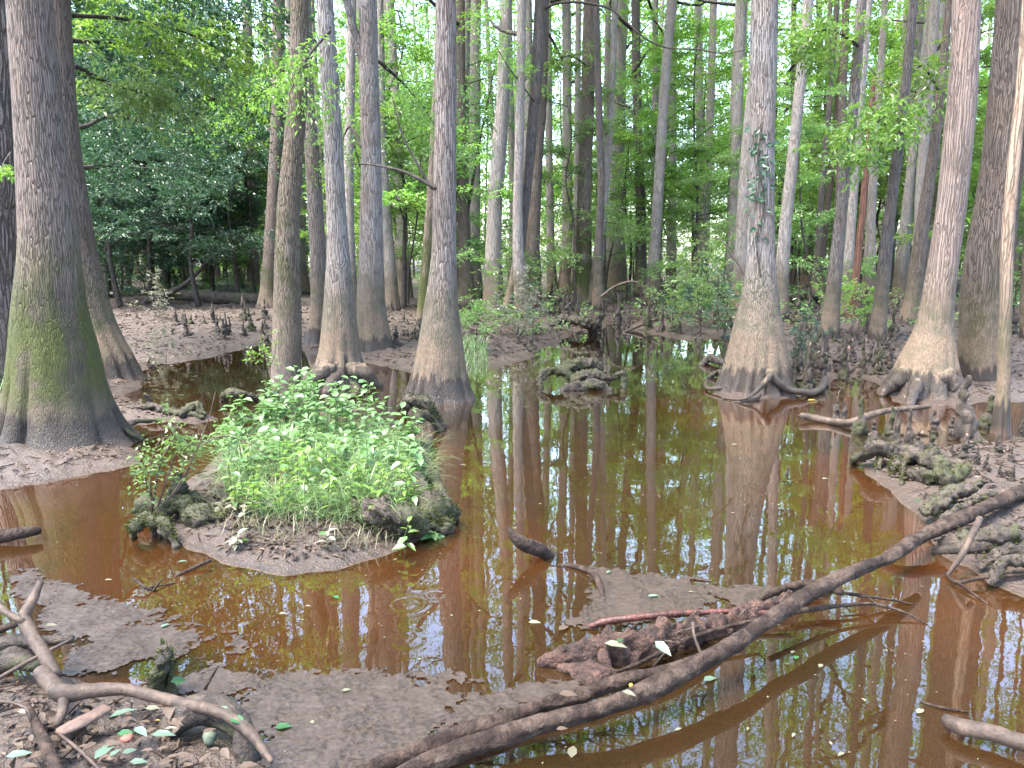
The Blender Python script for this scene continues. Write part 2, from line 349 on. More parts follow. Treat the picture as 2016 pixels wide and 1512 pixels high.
def sdist(X, Y, poly):
    poly = np.array(poly); n = len(poly); d2 = np.full(X.shape, 1e12); ins = np.zeros(X.shape, bool)
    for i in range(n):
        a = poly[i]; b = poly[(i + 1) % n]; e = b - a
        wx = X - a[0]; wy = Y - a[1]; t = np.clip((wx * e[0] + wy * e[1]) / (e @ e + 1e-12), 0, 1)
        dx = wx - e[0] * t; dy = wy - e[1] * t; d2 = np.minimum(d2, dx * dx + dy * dy)
        c = ((a[1] > Y) != (b[1] > Y)) & (X < (b[0] - a[0]) * (Y - a[1]) / (b[1] - a[1] + 1e-12) + a[0]); ins ^= c
    d = np.sqrt(d2); return np.where(ins, d, -d)
def hterr(X, Y):
    X = np.asarray(X, float); Y = np.asarray(Y, float); sh = X.shape; X = X.ravel(); Y = Y.ravel()
    q = np.stack([X, Y, np.zeros_like(X)], 1)
    wob = fbm(q * 2.3, 3, 5) * 0.10 * np.clip(np.hypot(X, Y) / 8, 0.35, 1.6)
    h = np.full(X.shape, -9.0); smax = np.full(X.shape, -9.0)
    for poly, a, b in POLYS:
        s = sdist(X, Y, poly) + wob * (0.75 if poly is island else 1.0)
        h = np.maximum(h, np.where(s > 0, a * (1 - np.exp(-s / b)), -0.32 * (1 - np.exp(s / 0.7)))); smax = np.maximum(smax, s)
    land = np.clip(smax / 0.25, 0, 1)
    h = h + land * (0.045 * fbm(q * 3.1, 3, 9) + 0.040 * fbm(q * 13, 3, 11)) + (1 - land) * 0.012 * fbm(q * 5, 2, 3)
    far = np.clip((Y - 11) / 10, 0, 1)
    h = h + far * land * (0.10 * fbm(q * 0.7, 3, 21) + 0.06 + .05 * fbm(q * 3.3, 3, 27))
    return h.reshape(sh)
def ht(x, y): return float(hterr(np.array([x]), np.array([y]))[0])

# polar sheet, finest where the ground is near
fr = np.radians(np.linspace(-42, 42, 421)); rest = np.radians(np.linspace(42, 318, 93))[1:-1]
ang = np.concatenate([fr, rest]); rad = np.concatenate([np.geomspace(0.9, 14, 330), np.geomspace(14.2, 150, 130)])
A, RR = np.meshgrid(ang, rad); X = RR * np.sin(A); Y = RR * np.cos(A)
Z = hterr(X, Y); na = len(ang); nr = len(rad)
V = np.stack([X, Y, Z], -1).reshape(-1, 3); V = np.concatenate([V, [[0, 0, 0.3]]])
i = np.arange(nr - 1)[:, None] * na; j = np.arange(na)[None, :]; j2 = (j + 1) % na
Q = np.stack([i + j, i + na + j, i + na + j2, i + j2], -1).reshape(-1, 4)
T = np.stack([np.full(na, len(V) - 1), np.arange(na), (np.arange(na) + 1) % na], 1)

t = NT('mud'); tc = t.n('ShaderNodeTexCoord').outputs['Object']
sx = t.n('ShaderNodeSeparateXYZ'); t.l(tc, sx.inputs[0]); z = sx.outputs[2]
n1 = t.noise(tc, 2.2, 4); n2 = t.noise(tc, 17, 5, 0.65); n3 = t.noise(tc, 90, 3, 0.6)
col = t.mix(t.ss(n2, 0.35, 0.66), (0.019, 0.013, 0.010), (0.050, 0.034, 0.025))
col = t.mix(t.ss(n1, 0.35, 0.65, 0, 0.6), col, (0.055, 0.037, 0.027))
col = t.mix(t.math('MULTIPLY', t.ss(n3, 0.56, 0.70), t.ss(z, 0.03, 0.12, 0, 0.55)), col, (0.14, 0.10, 0.08))
edge = t.math('MULTIPLY', t.ss(z, 0.0, 0.03), t.ss(z, 0.045, 0.13, 1, 0))
col = t.mix(t.math('MULTIPLY', edge, 0.7), col, (0.066, 0.046, 0.035))
silt = t.mix(t.ss(n2, 0.3, 0.7), (0.17, 0.070, 0.018), (0.23, 0.100, 0.028))
silt = t.mix(t.ss(t.noise(tc, 1.3, 4), 0.45, 0.7, 0, 0.6), silt, (0.16, 0.10, 0.03))
silt = t.mix(t.ss(t.math('MULTIPLY_ADD', n1, 0.12, z), -0.20, -0.05, 0.9, 0), silt, (0.040, 0.028, 0.014))
col = t.mix(t.ss(z, -0.02, 0.008), silt, col)
rg = t.ss(z, 0.01, 0.16, 0.38, 0.75)
hh = t.math('ADD', t.math('MULTIPLY', n2, 1.0), t.math('MULTIPLY', n3, 0.4))
t.bsdf(col, rg, t.bump(hh, 0.9, 0.035), 0.5); M['mud'] = t.m
gr = link('ground', make_mesh('ground', V, Q, T, True, M['mud'])); gr['kind'] = 'structure'; gr['label'] = 'wet brown mud of the swamp banks and pool bed'

# ------------------------------------------------------------------ water
t = NT('swamp_water'); tc = t.n('ShaderNodeTexCoord').outputs['Object']
fr_ = t.n('ShaderNodeFresnel'); fr_.inputs[0].default_value = 1.34
rip = None
for cx, cyy, f0, rr_, k in ((800, 1190, 40, 0.17, 0.7), (855, 1172, 60, 0.09, 0.6), (805, 1262, 44, 0.15, 0.4)):
    c = P(cx, cyy); dd = t.vmath('DISTANCE', tc, (float(c[0]), float(c[1]), 0.0))
    wv = t.math('MULTIPLY', t.math('SINE', t.math('MULTIPLY', dd, f0 * 6.28 / 3)), t.ss(dd, rr_ * 0.25, rr_, k, 0))
    rip = wv if rip is None else t.math('ADD', rip, wv)
calm = t.math('MULTIPLY', t.noise(tc, 2.4, 2), 1.2)
hgt = t.math('ADD', t.math('MULTIPLY', rip, 0.55), calm)
hgt = t.math('ADD', hgt, t.math('MULTIPLY', t.noise(tc, 14, 2), 0.10))
nb = t.bump(hgt, 0.20, 0.006)
t.l(nb, fr_.inputs['Normal'])
gl = t.n('ShaderNodeBsdfGlossy'); gl.inputs['Roughness'].default_value = 0.012; gl.inputs[0].default_value = (1, 1, 1, 1); t.l(nb, gl.inputs['Normal'])
df = t.n('ShaderNodeBsdfDiffuse'); t.l(t.mix(t.ss(t.noise(tc, 0.8, 4), 0.35, 0.65), (0.026, 0.015, 0.006), (0.018, 0.0135, 0.006)), df.inputs[0])
tp = t.n('ShaderNodeBsdfTransparent'); tp.inputs[0].default_value = (0.95, 0.68, 0.37, 1)
mb = t.n('ShaderNodeMixShader'); mb.inputs[0].default_value = 0.42; t.l(df.outputs[0], mb.inputs[1]); t.l(tp.outputs[0], mb.inputs[2])
ms = t.n('ShaderNodeMixShader'); t.l(t.math('MULTIPLY_ADD', fr_.outputs[0], 1.7, 0.04, clamp=True), ms.inputs[0]); t.l(mb.outputs[0], ms.inputs[1]); t.l(gl.outputs[0], ms.inputs[2])
t.l(ms.outputs[0], t.out.inputs[0]); M['water'] = t.m
wt = link('water', make_mesh('water', [(-60, 0.8, 0), (60, 0.8, 0), (60, 60, 0), (-60, 60, 0)], [[0, 1, 2, 3]], None, False, M['water'])); wt['kind'] = 'structure'
wt['label'] = 'still tea brown swamp water mirroring the trunks'

# ------------------------------------------------------------------ leaf crowns (shared meshes)
def crown_tree(seed, z0=8.5, z1=23, r=3.4, ns=170, per=14, size=0.13, limbn=16):
    rng = np.random.default_rng(seed); lm = MB(); O = []; D = []
    for k in range(limbn):
        a = rng.uniform(0, 2 * math.pi); zz = z0 + (z1 - z0) * (k + rng.uniform(0, 1)) / limbn * 0.92
        ln = r * rng.uniform(.55, 1.15) * (1.0 - 0.45 * (zz - z0) / (z1 - z0)); el = rng.uniform(0.1, 0.8)
        d = np.array([math.cos(a) * math.cos(el), math.sin(a) * math.cos(el), math.sin(el)])
        p0 = np.array([0, 0, zz]); p1 = p0 + d * ln * .5 + rng.normal(0, .12, 3); p2 = p0 + d * ln + rng.normal(0, .3, 3) - np.array([0, 0, .2])
        lm.add(*tube([p0, p1, p2], [.06, .04, .012], 5, n=6))
        m = int(ns / limbn); tt = rng.beta(2.2, 1.2, m)[:, None]
        base = np.where(tt < .5, p0 + (p1 - p0) * tt * 2, p1 + (p2 - p1) * (tt * 2 - 1))
        off = rng.normal(0, 1, (m, 3)) * np.array([.42, .42, .28]) * (0.4 + tt * 1.0)
        O.append(base + off); dd = off + d * .5 + rng.normal(0, .3, (m, 3)); dd[:, 2] *= .4; D.append(dd)
    O = np.concatenate(O); D = np.concatenate(D)
    V, Qd = sprays(rng, O, D, rng.uniform(.3, .7, len(O)), per, size)
    return make_mesh('crown', V, Qd, None, False, M['lf_canopy']), lm.mesh('limb', M['twigbark'])
CROWNS = [crown_tree(s, z0, z1, r) for s, z0, z1, r in ((1, 8, 22, 3.2), (2, 9.5, 24, 3.6), (3, 7, 21, 3.0), (4, 11, 25, 3.8), (5, 8.5, 20, 3.4), (6, 6.0, 19, 3.0))]
HIGH = [crown_tree(s, 12, 26, 3.6, 150, 14, .15) for s in (11, 12)]

def understory(seed, H, r, ns, per, size, mat, lean=0.5, z0=0.22, flat=0.3, layers=18, trad=0.035, drop=0.0):
    rng = np.random.default_rng(seed); lm = MB(); O = []; D = []
    a0 = rng.uniform(0, 6.28); top = np.array([math.cos(a0) * lean, math.sin(a0) * lean, H])
    st = [np.array([0, 0, -0.15])]
    for k in range(1, 6):
        f = k / 5; st.append(top * np.array([f ** 1.3, f ** 1.3, f]) + np.append(rng.normal(0, .10 * H / 6, 2), 0))
    st = np.array(st); lm.add(*tube(st, [trad * 1.5, trad, trad * .85, trad * .6, trad * .4, trad * .12], 8, n=26, amp=.15, seed=seed))
    for k in range(layers):
        f = z0 + (1 - z0) * (k + rng.uniform(0, 1)) / layers; zz = f * H
        ax = np.array([np.interp(zz, st[:, 2], st[:, 0]), np.interp(zz, st[:, 2], st[:, 1]), zz])
        a = rng.uniform(0, 6.28); ln = r * rng.uniform(.5, 1.2) * (1.15 - .6 * f); el = rng.uniform(-.05, .55)
        d = np.array([math.cos(a) * math.cos(el), math.sin(a) * math.cos(el), math.sin(el)])
        p1 = ax + d * ln * .5 + rng.normal(0, .08, 3); p2 = ax + d * ln + rng.normal(0, .15, 3) - np.array([0, 0, .25 * ln * .4])
        lm.add(*tube([ax, p1, p2], [trad * .42, trad * .28, .004], 5, n=7))
        m = max(3, int(ns / layers)); tt = rng.beta(1.8, 1.1, m)[:, None]
        base = np.where(tt < .5, ax + (p1 - ax) * tt * 2, p1 + (p2 - p1) * (tt * 2 - 1))
        sd = np.cross(d, [0, 0, 1.0]); off = sd * rng.normal(0, .28 * ln, (m, 1)) * (.3 + tt * .7) + np.array([0, 0, 1]) * rng.normal(0, .09, (m, 1))
        O.append(base + off * .6); D.append(off * 1.2 + d * .6 + rng.normal(0, .12, (m, 3)) - np.array([0, 0, drop]))
    O = np.concatenate(O); D = np.concatenate(D)
    V, Qd = sprays(rng, O, D, rng.uniform(.22, .5, len(O)) * (r / 2.2), per, size, flat=flat)
    return lm.mesh('trunk', M['twigbark']), make_mesh('crown', V, Qd, None, False, mat)
US = {}
US['holly'] = [understory(s, 6.5, 2.5, 1000, 20, .10, M['lf_holly'], z0=.16, layers=24, trad=.06) for s in (21, 22, 23)]
US['bright'] = [understory(s, 7.5, 2.6, 620, 17, .10, M['lf_bright'], z0=.25, trad=.045) for s in (31, 32, 33)]
US['soft'] = [understory(s, 5.5, 2.1, 620, 17, .075, M['lf_soft'], z0=.15, trad=.03, lean=.9) for s in (41, 42, 43)]
US['bush'] = [understory(s, 1.1, .7, 130, 10, .06, M['lf_soft'], z0=.1, layers=10, trad=.008, lean=.3) for s in (51, 52)]

# ------------------------------------------------------------------ trunks
def trunk(pts, R_, H=21, seg=64, dz=0.05, nfl=9, amp=0.16, fh=0.35, seed=0, lump=0.03, topscale=0.45, z_dense=5.0, flare=0.0):
    """pts: world axis points from base up, R_: radii. Continues to height H and 0.35 m below the ground."""
    pts = np.array(pts); R_ = np.array(R_); o = np.argsort(pts[:, 2]); pts = pts[o]; R_ = R_[o]
    top = pts[-1]; sl = (pts[-1] - pts[-2]) / (pts[-1][2] - pts[-2][2]) * 0.6
    ext = [top + sl * (H - top[2]) * f * (1 - .3 * f) * [1, 1, 0] + np.array([0, 0, (H - top[2]) * f]) for f in (.3, .65, 1.0)]
    er = [R_[-1] * (1 - (1 - topscale) * f) for f in (.3, .65, 1.0)]
    pts = np.concatenate([pts, ext]); R_ = np.concatenate([R_, er])
    zs = np.concatenate([np.arange(-0.35, min(z_dense, H), dz), np.arange(min(z_dense, H), H, dz * 6), [H]])
    cx = np.interp(zs, pts[:, 2], pts[:, 0]); cy_ = np.interp(zs, pts[:, 2], pts[:, 1]); rr = np.interp(zs, pts[:, 2], R_)
    k = np.ones(7) / 7
    def sm(a): return np.convolve(np.concatenate([np.full(3, a[0]), a, np.full(3, a[-1])]), k, 'valid')
    cx, cy_, rr = sm(cx), sm(cy_), sm(rr)
    rr = rr * (1 + flare * np.exp(-np.clip(zs, 0, None) / 0.10)) + np.clip(-zs, 0, 1) * rr * 0.35
    th = np.arange(seg) / seg * 2 * math.pi; rng = np.random.default_rng(seed)
    ph = rng.uniform(0, 6.28, 4)
    TH, ZZ = np.meshgrid(th, zs)
    wob = .5 * np.sin(TH + ph[0]) + .35 * np.sin(2 * TH + ph[1]) + .22 * np.sin(3 * TH + ph[2]) + 0.12 * np.sin(ZZ * 3 + ph[3])
    fl = np.abs(np.sin(nfl * TH / 2 + nfl * .25 * wob)) ** .42 if nfl % 2 == 0 else np.abs(np.sin((nfl + 1) * TH / 2 + nfl * .25 * wob)) ** .42
    Am = amp * 1.7 * np.exp(-(np.clip(ZZ, 0, None) / fh) ** 1.3) * (1 + .5 * np.sin(TH * 2 + ph[2]))
    fac = 1 + Am * (fl - .72)
    q = np.stack([np.cos(TH).ravel() * 1.2, np.sin(TH).ravel() * 1.2, ZZ.ravel() * .9 + seed], 1)
    fac = fac * (1 + lump * fbm(q * 1.3, 3, seed).reshape(TH.shape) + lump * .4 * fbm(q * np.array([6, 6, 3.0]), 2, seed + 3).reshape(TH.shape))
    V = np.stack([cx[:, None] + np.cos(TH) * rr[:, None] * fac, cy_[:, None] + np.sin(TH) * rr[:, None] * fac, ZZ], -1).reshape(-1, 3)
    n = len(zs); i = np.arange(n - 1)[:, None] * seg; j = np.arange(seg)[None, :]; j2 = (j + 1) % seg
    Qd = np.stack([i + j, i + j2, i + seg + j2, i + seg + j], -1).reshape(-1, 4)
    V = np.concatenate([V, [[cx[-1], cy_[-1], H + .1]]]); jj = np.arange(seg)
    Tt = np.stack([np.full(seg, len(V) - 1), (n - 1) * seg + jj, (n - 1) * seg + (jj + 1) % seg], 1)
    return V, Qd, Tt, (np.interp(14, zs, cx), np.interp(14, zs, cy_))

TREES = {}
def tree(key, label, by, prof, mat, cat='tree', name='tupelo_tree', seg=64, nfl=9, amp=.16, fh=.35, H=21, crown=0, flare=.06, lump=.03, group=None, roots=(), branches=(), snag=None, dz=.05):
    """prof: rows (y, x, width) read off the photograph, turned into real radii on a vertical plane at the tree's own distance"""
    prof = sorted(prof, reverse=True); y0, x0, w0 = prof[0]
    b = P(x0, by); Y = b[1]
    for _ in range(3):
        rb = w0 / 2 * depth(PY(x0, by, Y)) / F; Y = b[1] + rb * 0.85
    pts = []; R_ = []
    for (y, x, wd) in prof:
        p = PY(x, y, Y); pts.append(p); R_.append(wd / 2 * depth(p) / F * math.cos(math.atan((x - 1008) / F)))
    bx = float(PY(x0, y0, Y)[0]); root = thing(name, label, cat, (bx, float(Y), 0), 0, group)
    loc = [p - np.array([bx, Y, 0]) for p in pts]
    if loc[-1][2] > H: H = loc[-1][2] + .5
    if snag:
        loc = [p for p in loc if p[2] < snag]; R_ = R_[:len(loc)]; H = snag
    V, Qd, Tt, ax = trunk(loc, R_, H, seg, dz, nfl, amp, fh, seed=abs(hash3(np.array([int(x0)]), np.array([int(by)]), np.array([3]), 1)[0] * 999).astype(int), flare=flare, lump=lump)
    mb_ = MB().add(V, Qd, Tt)
    for (pp, r0, r1) in roots:                       # surface roots that run from the foot of this trunk
        q = np.array([P(a, c, zz) if a > -900 else None for a, c, zz in pp]) - np.array([bx, Y, 0])
        q = np.concatenate([[q[0] * [.25, .25, 1] + [0, 0, .02]], q]); q[1] = q[1] * [.72, .72, .8]
        mb_.add(*tube(q, np.concatenate([[r0 * .4], np.linspace(r0, r1, len(q) - 1)]), 16, n=36, amp=.4, freq=14, seed=int(x0) % 50, rough=.15))
    for (pp, r0, r1) in branches:
        q = np.array([PY(a, c, Y - dy) for a, c, dy in pp]) - np.array([bx, Y, 0])
        bm = MB().add(*tube(q, np.linspace(r0, r1, len(q)), 8, n=40, amp=.2, freq=10, seed=3))
        link('branch', bm.mesh('branch', mat if r0 > .06 else M['twigbark']), root)
    link('trunk', mb_.mesh('trunk', mat), root)
    if crown is not None:
        cm = (HIGH if crown < 0 else CROWNS)[abs(crown) % (2 if crown < 0 else 6)]
        rz = (x0 * .7) % 6.28
        link('crown', cm[0], root, (ax[0], ax[1], 0), rz); link('limb', cm[1], root, (ax[0], ax[1], 0), rz)
    TREES[key] = (root, bx, float(Y)); return root

tree('T1', 'massive tree at the water edge with a green mossy swollen base', 915, [(915, 130, 350), (900, 128, 310), (880, 126, 278), (850, 122, 250), (800, 114, 222), (756, 110, 202), (700, 107, 187), (650, 102, 168), (600, 97, 152), (500, 97, 127), (400, 91, 118), (300, 82, 108), (200, 74, 103), (100, 66, 99), (0, 58, 96)],
     M['giant'], seg=128, nfl=10, amp=.20, fh=.42, crown=-1, flare=.10, lump=.035, dz=.03)
tree('T0', 'rough tree with deeply furrowed bark cut by the photo edge', 800, [(800, -40, 190), (700, -30, 150), (600, -22, 118), (500, -18, 104), (300, -12, 92), (100, -14, 84), (0, -16, 80)], M['furrow'], name='sweetgum_tree', seg=80, nfl=6, amp=.08, crown=-2, dz=.04)
tree('T2', 'broad brown tree standing close behind the mossy giant', 757, [(757, 212, 150), (700, 197, 132), (650, 178, 116), (600, 165, 106), (500, 148, 90), (400, 136, 82), (300, 125, 72), (200, 120, 62), (100, 115, 60), (0, 110, 60)], M['brown'], seg=96, nfl=8, amp=.14, fh=.5, crown=-1, flare=.05)
tree('T3', 'slim leaning trunk coated in moss, rising from the pool', 747, [(747, 562, 56), (700, 565, 60), (600, 566, 56), (500, 565, 50), (400, 568, 46), (300, 577, 42), (200, 586, 38), (100, 589, 38), (0, 590, 36)], M['moss'], name='mossy_tree', seg=56, nfl=4, amp=.05, crown=0)
tree('T4', 'grey trunk just behind the moss coated one, with a dark foot', 682, [(682, 622, 56), (650, 626, 42), (600, 629, 34), (500, 626, 32), (400, 620, 32), (300, 615, 30), (200, 605, 28), (0, 600, 24)], M['grey'], seg=56, crown=2)
tree('T5', 'silvery tree on spreading root buttresses behind the leafy mound', 766, [(766, 668, 134), (740, 667, 118), (720, 668, 100), (700, 668, 84), (650, 669, 74), (600, 668, 62), (500, 666, 45), (400, 661, 39), (300, 657, 38), (200, 652, 37), (100, 645, 36), (0, 639, 34)],
     M['pale'], seg=96, nfl=9, amp=.22, fh=.3, crown=-2, flare=.06, dz=.035, roots=[([(700, 722, .25), (722, 738, .16), (742, 758, .03), (756, 766, -.04)], .13, .03), ([(640, 725, .25), (612, 748, .12), (590, 766, .02), (570, 776, -.04)], .14, .03), ([(655, 745, .15), (640, 775, .0)], .09, .05)])
tree('T6', 'tall silvery tree with a forked limb near its top', 702, [(702, 740, 80), (680, 738, 70), (650, 735, 63), (600, 730, 57), (500, 731, 49), (400, 731, 43), (300, 731, 40), (200, 728, 39), (100, 725, 38), (0, 724, 36)], M['pale'], seg=80, nfl=6, amp=.14, fh=.5, crown=0,
     branches=[([(722, 150, 0), (706, 90, .05), (692, 40, .1), (680, -10, .15), (665, -80, .2)], .075, .05)])
tree('T7', 'narrow trunk half hidden behind the silvery forked tree', 628, [(628, 770, 44), (590, 768, 36), (500, 763, 28), (400, 757, 24), (300, 752, 20), (100, 748, 18), (0, 746, 18)], M['silver'], seg=40, crown=3)
tree('T8', 'pale slender tree with a flared foot, past the silvery pair', 606, [(606, 800, 40), (590, 799, 32), (500, 794, 23), (400, 790, 20), (300, 786, 18), (200, 779, 17), (100, 773, 17), (0, 768, 17)], M['silver'], seg=40, crown=4)
tree('T9', 'large central tree with a fluted cone base in the brown water', 797, [(797, 866, 138), (775, 864, 126), (750, 864, 112), (700, 867, 95), (650, 868, 80), (600, 869, 67), (550, 872, 56), (500, 874, 49), (400, 875, 46), (300, 876, 44), (200, 878, 43), (100, 878, 42), (0, 878, 40)],
     M['grey'], seg=112, nfl=10, amp=.14, fh=.33, crown=-1, flare=.03, dz=.03, branches=[([(858, 372, .2), (830, 355, .2), (800, 340, .15), (765, 330, .1), (730, 324, 0), (690, 322, 0)], .024, .006), ([(850, 372, .2), (820, 320, .2), (798, 280, .2), (782, 230, .2), (772, 190, .2)], .016, .004)])
tree('T9b', 'leaning trunk edged with green moss behind the large central tree', 655, [(655, 832, 30), (600, 835, 26), (500, 843, 24), (400, 850, 22), (300, 855, 20), (150, 862, 18), (0, 868, 16)], M['greenbase'], name='mossy_tree', seg=40, crown=1)
tree('T10', 'dark brown trunk directly behind the large central tree', 622, [(622, 920, 46), (590, 919, 36), (500, 914, 26), (400, 911, 22), (300, 908, 20), (0, 906, 18)], M['brown'], seg=48, crown=2)
tree('T11', 'straight grey tree tilting slightly at mid height, green streaked', 632, [(632, 970, 52), (600, 971, 42), (550, 971, 36), (500, 971, 32), (400, 974, 29), (300, 982, 30), (200, 990, 26), (100, 993, 25), (0, 997, 24)], M['silver'], seg=56, crown=3)
tree('T12', 'strongly leaning smooth trunk crossing its upright neighbours', 638, [(638, 990, 26), (610, 998, 22), (560, 1010, 20), (500, 1022, 20), (400, 1034, 19), (300, 1044, 20), (200, 1052, 22), (100, 1060, 24), (0, 1066, 26)], M['dark'], name='leaning_tree', seg=40, nfl=3, amp=.04, crown=4,
     branches=[([(1066, 22, 0), (1085, 10, .2), (1120, 4, .4), (1160, 7, .5), (1200, 17, .6), (1235, 45, .7), (1265, 72, .8), (1305, 92, .9), (1370, 97, 1.0), (1430, 105, 1.1), (1470, 98, 1.2)], .035, .008)])
tree('T12b', 'thin upright trunk between the tilting grey tree and the leaning one', 640, [(640, 1030, 34), (600, 1027, 28), (500, 1020, 22), (400, 1019, 19), (300, 1022, 18), (100, 1026, 18), (0, 1027, 18)], M['silver'], seg=40, crown=5)
tree('T13', 'brown trunk with a dark mossy foot at the bank of the inlet', 622, [(622, 1052, 42), (600, 1050, 38), (500, 1048, 28), (400, 1053, 24), (300, 1058, 23), (200, 1066, 22), (0, 1071, 21)], M['brown'], seg=48, crown=0)
tree('T14', 'pale thin tree just beyond the mossy footed brown trunk', 592, [(592, 1092, 30), (570, 1088, 22), (500, 1084, 16), (300, 1081, 14), (0, 1079, 13)], M['silver'], seg=32, crown=1)
tree('T15', 'mid sized grey tree with a bell shaped foot near the inlet', 592, [(592, 1113, 44), (575, 1113, 36), (540, 1115, 28), (500, 1117, 23), (300, 1117, 19), (100, 1116, 18), (0, 1115, 17)], M['silver'], seg=40, crown=2)
tree('T16', 'tree with a bright green mossy base at the head of the pool', 616, [(616, 1140, 66), (590, 1142, 54), (560, 1146, 42), (500, 1149, 32), (400, 1150, 28), (300, 1153, 27), (200, 1157, 27), (100, 1159, 26), (0, 1161, 25)], M['greenbase'], name='mossy_tree', seg=64, nfl=7, amp=.2, fh=.5, crown=3)
tree('T17', 'slim dark tree leaning out from the green mossy one', 616, [(616, 1164, 48), (590, 1166, 38), (560, 1171, 28), (500, 1179, 22), (400, 1189, 17), (300, 1197, 15), (200, 1203, 14), (100, 1208, 13), (0, 1211, 12)], M['silver'], seg=48, nfl=7, amp=.2, fh=.4, crown=4)
tree('T18', 'straight dark trunk past the inlet, two toned bark', 596, [(596, 1263, 34), (560, 1262, 27), (500, 1262, 22), (400, 1261, 20), (300, 1257, 19), (200, 1254, 18), (0, 1251, 17)], M['dark'], seg=40, crown=5)
tree('T19', 'wide grey trunk with a swollen cone base far across the pool', 585, [(585, 1207, 70), (560, 1207, 58), (500, 1210, 44), (450, 1212, 36), (350, 1216, 28), (200, 1220, 24), (0, 1224, 20)], M['silver'], seg=48, crown=0)
tree('T20', 'slim brown trunk just past the straight two toned one', 588, [(588, 1287, 26), (500, 1288, 16), (300, 1290, 14), (0, 1290, 12)], M['silver'], seg=32, crown=1)
tree('T24', 'thin pale trunk between the inlet and the bushy bank', 590, [(590, 1320, 30), (560, 1321, 22), (400, 1323, 17), (200, 1325, 15), (0, 1326, 13)], M['silver'], seg=32, crown=2)
tree('T23', 'pale grey tree that widens to a bell foot behind the bushes', 592, [(592, 1377, 40), (570, 1379, 30), (500, 1385, 22), (400, 1390, 19), (200, 1399, 17), (0, 1405, 14)], M['silver'], seg=40, crown=3)
tree('T22', 'tall smooth grey trunk just before the lichen speckled one', 600, [(600, 1432, 44), (560, 1438, 32), (500, 1442, 28), (400, 1445, 26), (200, 1450, 26), (0, 1460, 24)], M['silver'], seg=48, crown=4)
tree('T21', 'lichen speckled tree with a wide tan fluted base by the pool', 783, [(783, 1487, 172), (765, 1486, 158), (740, 1489, 140), (700, 1491, 122), (650, 1492, 102), (600, 1495, 80), (560, 1497, 68), (530, 1498, 60), (500, 1498, 56), (400, 1499, 51), (300, 1500, 50), (200, 1502, 51), (100, 1503, 54), (0, 1505, 54)],
     M['pale'], seg=120, nfl=13, amp=.15, fh=.35, crown=-1, flare=.03, dz=.03, roots=[([(1525, 725, .35), (1512, 745, .25), (1492, 768, .12), (1465, 785, .04), (1425, 784, .01)], .045, .012), ([(1530, 735, .3), (1548, 765, .1), (1580, 772, .06), (1615, 765, .05), (1625, 745, .12)], .05, .04), ([(1500, 775, .06), (1480, 788, .01), (1440, 792, .0)], .03, .01), ([(1425, 760, .1), (1400, 765, .04), (1390, 750, .06)], .03, .02)])
tree('T25', 'thin dark trunk seen just past the lichen speckled tree', 578, [(578, 1560, 22), (500, 1561, 14), (200, 1562, 12), (0, 1563, 11)], M['dark'], seg=28, crown=5)
tree('T26', 'crooked thin trunk with an S bend high up', 576, [(576, 1588, 38), (550, 1590, 28), (450, 1592, 16), (300, 1601, 12), (200, 1608, 12), (120, 1618, 12), (60, 1614, 12), (0, 1611, 11)], M['dark'], name='crooked_tree', seg=32, crown=0)
tree('T27', 'grey tree with a dark submerged foot among the knees', 684, [(684, 1630, 52), (650, 1633, 42), (600, 1638, 33), (500, 1648, 27), (400, 1658, 24), (300, 1669, 23), (200, 1681, 22), (100, 1689, 21), (0, 1696, 20)], M['grey'], seg=56, nfl=7, crown=1)
tree('T27b', 'slender grey tree hugging the dark footed one', 640, [(640, 1662, 36), (600, 1665, 27), (500, 1672, 20), (400, 1679, 18), (200, 1694, 16), (0, 1712, 14)], M['silver'], seg=40, crown=2)
tree('T28', 'broken snag with rotten red bark between two grey trunks', 645, [(645, 1672, 30), (600, 1680, 20), (500, 1690, 16), (400, 1700, 14), (300, 1708, 13), (200, 1717, 13), (120, 1724, 10)], M['red'], name='dead_snag', seg=32, crown=None, snag=5.2, nfl=3, amp=.1, lump=.12)
tree('T29', 'pale tree behind the red snag', 610, [(610, 1707, 44), (570, 1710, 30), (450, 1714, 19), (300, 1722, 17), (100, 1736, 14), (0, 1742, 12)], M['silver'], seg=40, crown=3)
tree('T30', 'dark tilted tree spotted with white lichen, tan lower trunk', 690, [(690, 1724, 44), (650, 1728, 36), (600, 1734, 31), (500, 1743, 27), (400, 1754, 23), (300, 1768, 21), (150, 1785, 20), (0, 1799, 18)], M['dark'], seg=56, nfl=6, crown=4)
tree('T31', 'pale slim tree tilting behind the spotted dark one', 605, [(605, 1766, 38), (570, 1770, 28), (450, 1780, 20), (300, 1797, 17), (100, 1820, 13), (0, 1831, 11)], M['silver'], seg=36, crown=5)
tree('T32', 'tilted trunk just behind the reddish peeling tree', 655, [(655, 1784, 50), (600, 1796, 36), (450, 1815, 28), (300, 1838, 22), (200, 1850, 20), (0, 1869, 14)], M['brown'], seg=44, crown=0)
tree('T33', 'huge reddish tree with peeling bark and a rooted flared base', 790, [(790, 1815, 170), (770, 1817, 156), (750, 1820, 143), (700, 1828, 112), (650, 1838, 80), (600, 1845, 68), (500, 1860, 62), (400, 1874, 61), (300, 1884, 62), (200, 1894, 62), (100, 1900, 60), (0, 1903, 59)],
     M['cypress'], name='cypress_tree', seg=120, nfl=12, amp=.22, fh=.32, crown=-2, flare=.03, dz=.03, roots=[([(1775, 730, .3), (1752, 762, .1), (1735, 780, .0)], .13, .03), ([(1868, 735, .3), (1890, 770, .1), (1905, 792, .0)], .13, .03), ([(1800, 755, .2), (1790, 800, .0)], .08, .04)])
